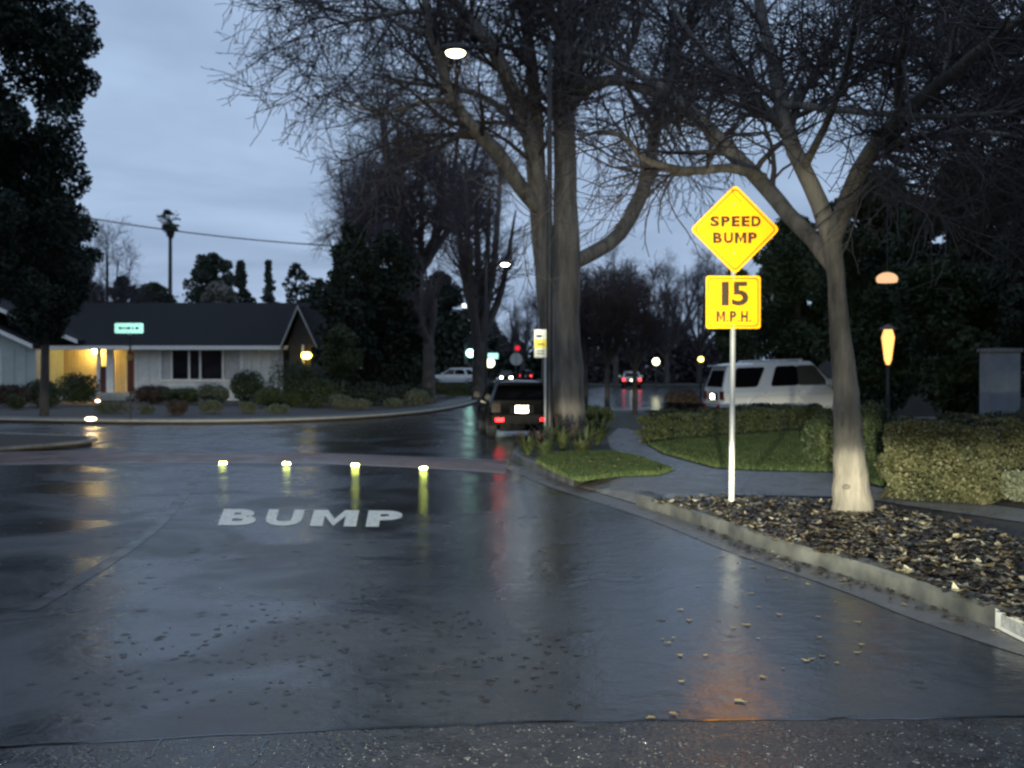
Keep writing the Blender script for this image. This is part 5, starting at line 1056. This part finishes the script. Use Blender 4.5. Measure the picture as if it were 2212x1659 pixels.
# garage wing at the left edge, gable end towards us
GD = 55.4
ga = thing('garage', 'grey-green garage wing with white rake boards at the left edge', 'garage', (X(0, GD), GD, .13))
gx = X(78, GD); pk_x = X(-170, GD); zlow, zpk = Z(752, GD), Z(752 - 248 * .46, GD)
bm = bmesh.new(); lx = 2 * pk_x - gx; bx(bm, (lx, GD, .1), (gx, GD + 8, zlow - .05)); extrude_poly(bm, [(lx, GD, zlow - .049), (gx, GD, zlow - .049), (pk_x, GD, zpk - .1)], (0, 8, 0)); from_bm('wall', bm, M['siding_green'], ga)
def gable_roof(xc, xe_, zc, ze, y0, y1, parent, nm='roof'):
    bm = bmesh.new()
    for s in (1, -1):
        xa = xc + s * abs(xe_ - xc); extrude_poly(bm, [(xc, y0, zc), (xa, y0, ze), (xa, y0, ze + .16), (xc, y0, zc + .18)], (0, y1 - y0, 0))
    from_bm(nm, bm, M['shingle'], parent); bm = bmesh.new()
    for s in (1, -1):
        xa = xc + s * abs(xe_ - xc); extrude_poly(bm, [(xc, y0 - .05, zc - .02), (xa, y0 - .05, ze - .03), (xa, y0 - .05, ze + .17), (xc, y0 - .05, zc + .19)], (0, .045, 0))
    from_bm('rake_board', bm, M['white_paint'], parent)
gable_roof(pk_x, gx + .05, zpk, zlow, GD - .5, GD + 8.2, ga)
gable_roof(pk_x, X(168, 56), zpk + .75, Z(741, 56), 56, 66, ga, 'upper_roof')
for px in (2, 30, 55): box('wall_batten', (X(px, GD) - .03, GD - .03, .12), (X(px, GD) + .03, GD - .001, zlow), M['siding_green'] if px > 2 else M['white_paint'], ga)
# pinkish wall strip with a slit window between garage and porch
hb('porch_side_wall', 82, 104, 753, 848, HD + .6, HD + .75, mat('pink_wall', (.5, .40, .34), (.58, .47, .4), 3, .6))
hb('slit_window', 96, 101, 770, 806, HD + .56, HD + .59, M['glass'])

# ================================================================== DARK HOUSE AT THE RIGHT WITH A LIT LANTERN AND AN ADDED GLOW
RD = 38.0; dh = thing('dark_house', 'dark house hidden among evergreens at the right with a glowing wall lamp', 'house', (X(2010, RD), RD, .13))
box('wall', (X(1890, RD), RD, .1), (X(2500, RD), RD + 8, Z(590, RD)), M['dark_wall'], dh)
bm = bmesh.new(); extrude_poly(bm, [(X(1860, RD), RD - .7, Z(592, RD)), (X(1860, RD), RD + 4, Z(500, RD)), (X(1860, RD), RD + 8.7, Z(592, RD)), (X(1860, RD), RD + 4, Z(520, RD))], (18, 0, 0)); from_bm('roof', bm, M['shingle'], dh)
LD = 22.0
lp = thing('lantern_post', 'glowing orange lantern on a garden post right of the forked trunk', 'lamp', (X(1918, LD), LD, .13))
rod('post', (X(1918, LD), LD, .1), (X(1918, LD), LD, Z(790, LD)), .035, M['dark_metal'], lp)
glow = emit('lantern_glow', (1, .44, .13), 1.25)
bm = bmesh.new(); a_, z0, z1 = X(1918, LD), Z(788, LD), Z(712, LD); 
for k in range(10):
    t = k / 9
prof = [(0.03, z0), (.07, z0 + .10), (.095, z0 + (z1 - z0) * .45), (.125, z0 + (z1 - z0) * .78), (.08, z1)]
KK = 16; vs = [[bm.verts.new((a_ + r * math.cos(2 * math.pi * i / KK), LD + r * math.sin(2 * math.pi * i / KK), z)) for i in range(KK)] for r, z in prof]
for A, B in zip(vs[:-1], vs[1:]):
    for i in range(KK): bm.faces.new((A[i], A[(i + 1) % KK], B[(i + 1) % KK], B[i]))
bm.faces.new(vs[0][::-1]); bm.faces.new(vs[-1]); smooth_angle(from_bm('glass_shade', bm, glow, lp), 30)
rod('cap', (a_, LD, z1 + .003), (a_, LD, z1 + .10), .19, M['dark_metal'], lp, r1=.03)
p = P(1916, 603, 23); ul = thing('upper_glow_dome', 'added peach glowing dome in the dark evergreens above the lantern', 'lamp', (p.x, 23, p.z));  # dome and cord are made up to place the upper warm glow
bm = bmesh.new(); bmesh.ops.create_uvsphere(bm, u_segments=18, v_segments=10, radius=1, matrix=Matrix.Translation(p) @ Matrix.Diagonal((.22, .22, .14, 1))); bmesh.ops.bisect_plane(bm, geom=bm.verts[:] + bm.edges[:] + bm.faces[:], plane_co=p - Vector((0, 0, .07)), plane_no=(0, 0, -1), clear_outer=True); smooth(from_bm('shade', bm, emit('peach_glow', (1, .56, .30), .62), ul).data)
rod('cord', (p.x, 23, p.z + .12), (p.x, 23, p.z + 1.6), .012, M['dark_metal'], ul)
# pale post standing behind the hedge
PD = 21.0; box_ = thing('garden_pillar', 'pale blue-grey garden pillar behind the clipped hedge at right', 'pillar', (X(2172, PD), PD, .13))
box('shaft', (X(2140, PD), PD, .1), (X(2204, PD), PD + .5, Z(760, PD)), mat('pale_render', (.13, .15, .165), (.19, .21, .225), 4, .6), box_, bevel=.015); box('cap', (X(2136, PD), PD - .04, Z(760, PD) + .003), (X(2208, PD), PD + .54, Z(752, PD)), M['conc_dark'], box_, bevel=.01)

# ================================================================== LIGHT
world = bpy.data.worlds.new('World'); scene.world = world; world.use_nodes = True
nt = world.node_tree; nt.nodes.clear(); out = nt.nodes.new('ShaderNodeOutputWorld'); bg = N(nt, 'ShaderNodeBackground', Strength=0.10); nt.links.new(bg.outputs[0], out.inputs[0])
SUN_EL, SUN_AZ = 3.0, 200.0
sky = nt.nodes.new('ShaderNodeTexSky'); sky.sky_type = 'NISHITA'; sky.sun_disc = False; sky.sun_elevation = R(SUN_EL); sky.sun_rotation = R(SUN_AZ); sky.air_density = 1.2; sky.dust_density = 1.5; sky.ozone_density = 3.0
# overcast deck: cloud layers at one height, thinning to clearer strips near the horizon
tc = N(nt, 'ShaderNodeTexCoord'); sep = N(nt, 'ShaderNodeSeparateXYZ'); nt.links.new(tc.outputs['Generated'], sep.inputs[0])
zc = N(nt, 'ShaderNodeMath', operation='MAXIMUM'); zc.inputs[1].default_value = 0.02; nt.links.new(sep.outputs[2], zc.inputs[0])
za = N(nt, 'ShaderNodeMath', operation='ADD'); za.inputs[1].default_value = 0.10; nt.links.new(zc.outputs[0], za.inputs[0])
cb = N(nt, 'ShaderNodeCombineXYZ')
for i in (0, 1):
    dv = N(nt, 'ShaderNodeMath', operation='DIVIDE'); nt.links.new(sep.outputs[i], dv.inputs[0]); nt.links.new(za.outputs[0], dv.inputs[1]); nt.links.new(dv.outputs[0], cb.inputs[i])
cn = N(nt, 'ShaderNodeTexNoise', Scale=0.9, Detail=5.0, Roughness=0.5, Distortion=0.4); nt.links.new(cb.outputs[0], cn.inputs['Vector'])
cr = ramp(nt, [(0.30, (1.6, 2.2, 3.2)), (0.50, (2.1, 2.78, 3.95)), (0.70, (2.65, 3.5, 4.8))]); nt.links.new(cn.outputs['Fac'], cr.inputs[0])
mx = N(nt, 'ShaderNodeMixRGB', Fac=0.92); nt.links.new(sky.outputs[0], mx.inputs[1]); nt.links.new(cr.outputs[0], mx.inputs[2]); nt.links.new(mx.outputs[0], bg.inputs[0])
sd = bpy.data.lights.new('sun', 'SUN'); so = bpy.data.objects.new('sun', sd); COL.objects.link(so); sd.energy = 0.06; sd.angle = R(30); sd.color = (1, .93, .86)
so.rotation_euler = (R(90 - 35), 0, R(180 - SUN_AZ))
# the two dipped headlights of the car the picture was taken from: full beam below the cut-off, a little stray and an added sign-lighting lobe above it
def headlight(x):
    l = bpy.data.lights.new('headlight', 'SPOT'); o = bpy.data.objects.new('headlight', l); COL.objects.link(o); o.location = (x, 1.9, 0.78); o.rotation_euler = (R(90 - 2), 0, R(-3))
    l.energy = 9500; l.spot_size = R(74); l.spot_blend = 0.9; l.color = (1, .97, .84); l.shadow_soft_size = 0.05; l.use_nodes = True; t = l.node_tree; t.nodes.clear()
    ou = t.nodes.new('ShaderNodeOutputLight'); em = t.nodes.new('ShaderNodeEmission'); t.links.new(em.outputs[0], ou.inputs[0]); ge = t.nodes.new('ShaderNodeNewGeometry'); sp = t.nodes.new('ShaderNodeSeparateXYZ'); t.links.new(ge.outputs['Incoming'], sp.inputs[0])
    mr = t.nodes.new('ShaderNodeMapRange'); mr.inputs[1].default_value = -0.5; mr.inputs[2].default_value = 0.5; t.links.new(sp.outputs[2], mr.inputs[0])
    rp = t.nodes.new('ShaderNodeValToRGB'); e = rp.color_ramp.elements
    stops = [(-0.5, .006), (-.32, .03), (-.2, .06), (-.10, .20), (-.04, .9), (-.02, 1.0), (.0, .7), (.012, .16), (.05, .035), (.105, .24), (.28, .26), (.33, .03), (.4, .0)]
    while len(e) > 1: e.remove(e[-1])
    for i, (s, v) in enumerate(stops):
        el = e[0] if i == 0 else e.new(s + .5); el.position = s + .5; el.color = (v, v, v, 1)
    t.links.new(mr.outputs[0], rp.inputs[0]); # above the cut-off the lobe added to brighten the sign stays within a narrow fan straight ahead
    dv = N(t, 'ShaderNodeMath', operation='DIVIDE'); t.links.new(sp.outputs[0], dv.inputs[0]); t.links.new(sp.outputs[1], dv.inputs[1]); ab = N(t, 'ShaderNodeMath', operation='ABSOLUTE'); t.links.new(dv.outputs[0], ab.inputs[0])
    az = N(t, 'ShaderNodeMapRange'); az.inputs[1].default_value = .26; az.inputs[2].default_value = .33; az.inputs[3].default_value = 0.85; az.inputs[4].default_value = 0.0; t.links.new(ab.outputs[0], az.inputs[0])
    up = N(t, 'ShaderNodeMapRange'); up.inputs[1].default_value = .02; up.inputs[2].default_value = .09; t.links.new(sp.outputs[2], up.inputs[0])
    inv = N(t, 'ShaderNodeMath', operation='SUBTRACT'); inv.inputs[0].default_value = .95; t.links.new(az.outputs[0], inv.inputs[1])
    mu = N(t, 'ShaderNodeMath', operation='MULTIPLY'); t.links.new(up.outputs[0], mu.inputs[0]); t.links.new(inv.outputs[0], mu.inputs[1]); on = N(t, 'ShaderNodeMath', operation='SUBTRACT'); on.inputs[0].default_value = 1.0; t.links.new(mu.outputs[0], on.inputs[1])
    fm = N(t, 'ShaderNodeMath', operation='MULTIPLY'); t.links.new(rp.outputs[0], fm.inputs[0]); t.links.new(on.outputs[0], fm.inputs[1]); t.links.new(fm.outputs[0], em.inputs['Strength'])
    em.inputs[0].default_value = (1, .97, .84, 1)
headlight(-0.72); headlight(0.72)

# ================================================================== RENDER SETTINGS
scene.view_settings.view_transform = 'Standard'; scene.view_settings.look = 'None'; scene.view_settings.exposure = 0.9; scene.view_settings.gamma = 1.0
cy = scene.cycles; cy.max_bounces = 6; cy.diffuse_bounces = 2; cy.glossy_bounces = 4; cy.sample_clamp_indirect = 4.0; cy.use_denoising = True; cy.caustics_reflective = True; cy.caustics_refractive = False
cy.filter_width = 2.0
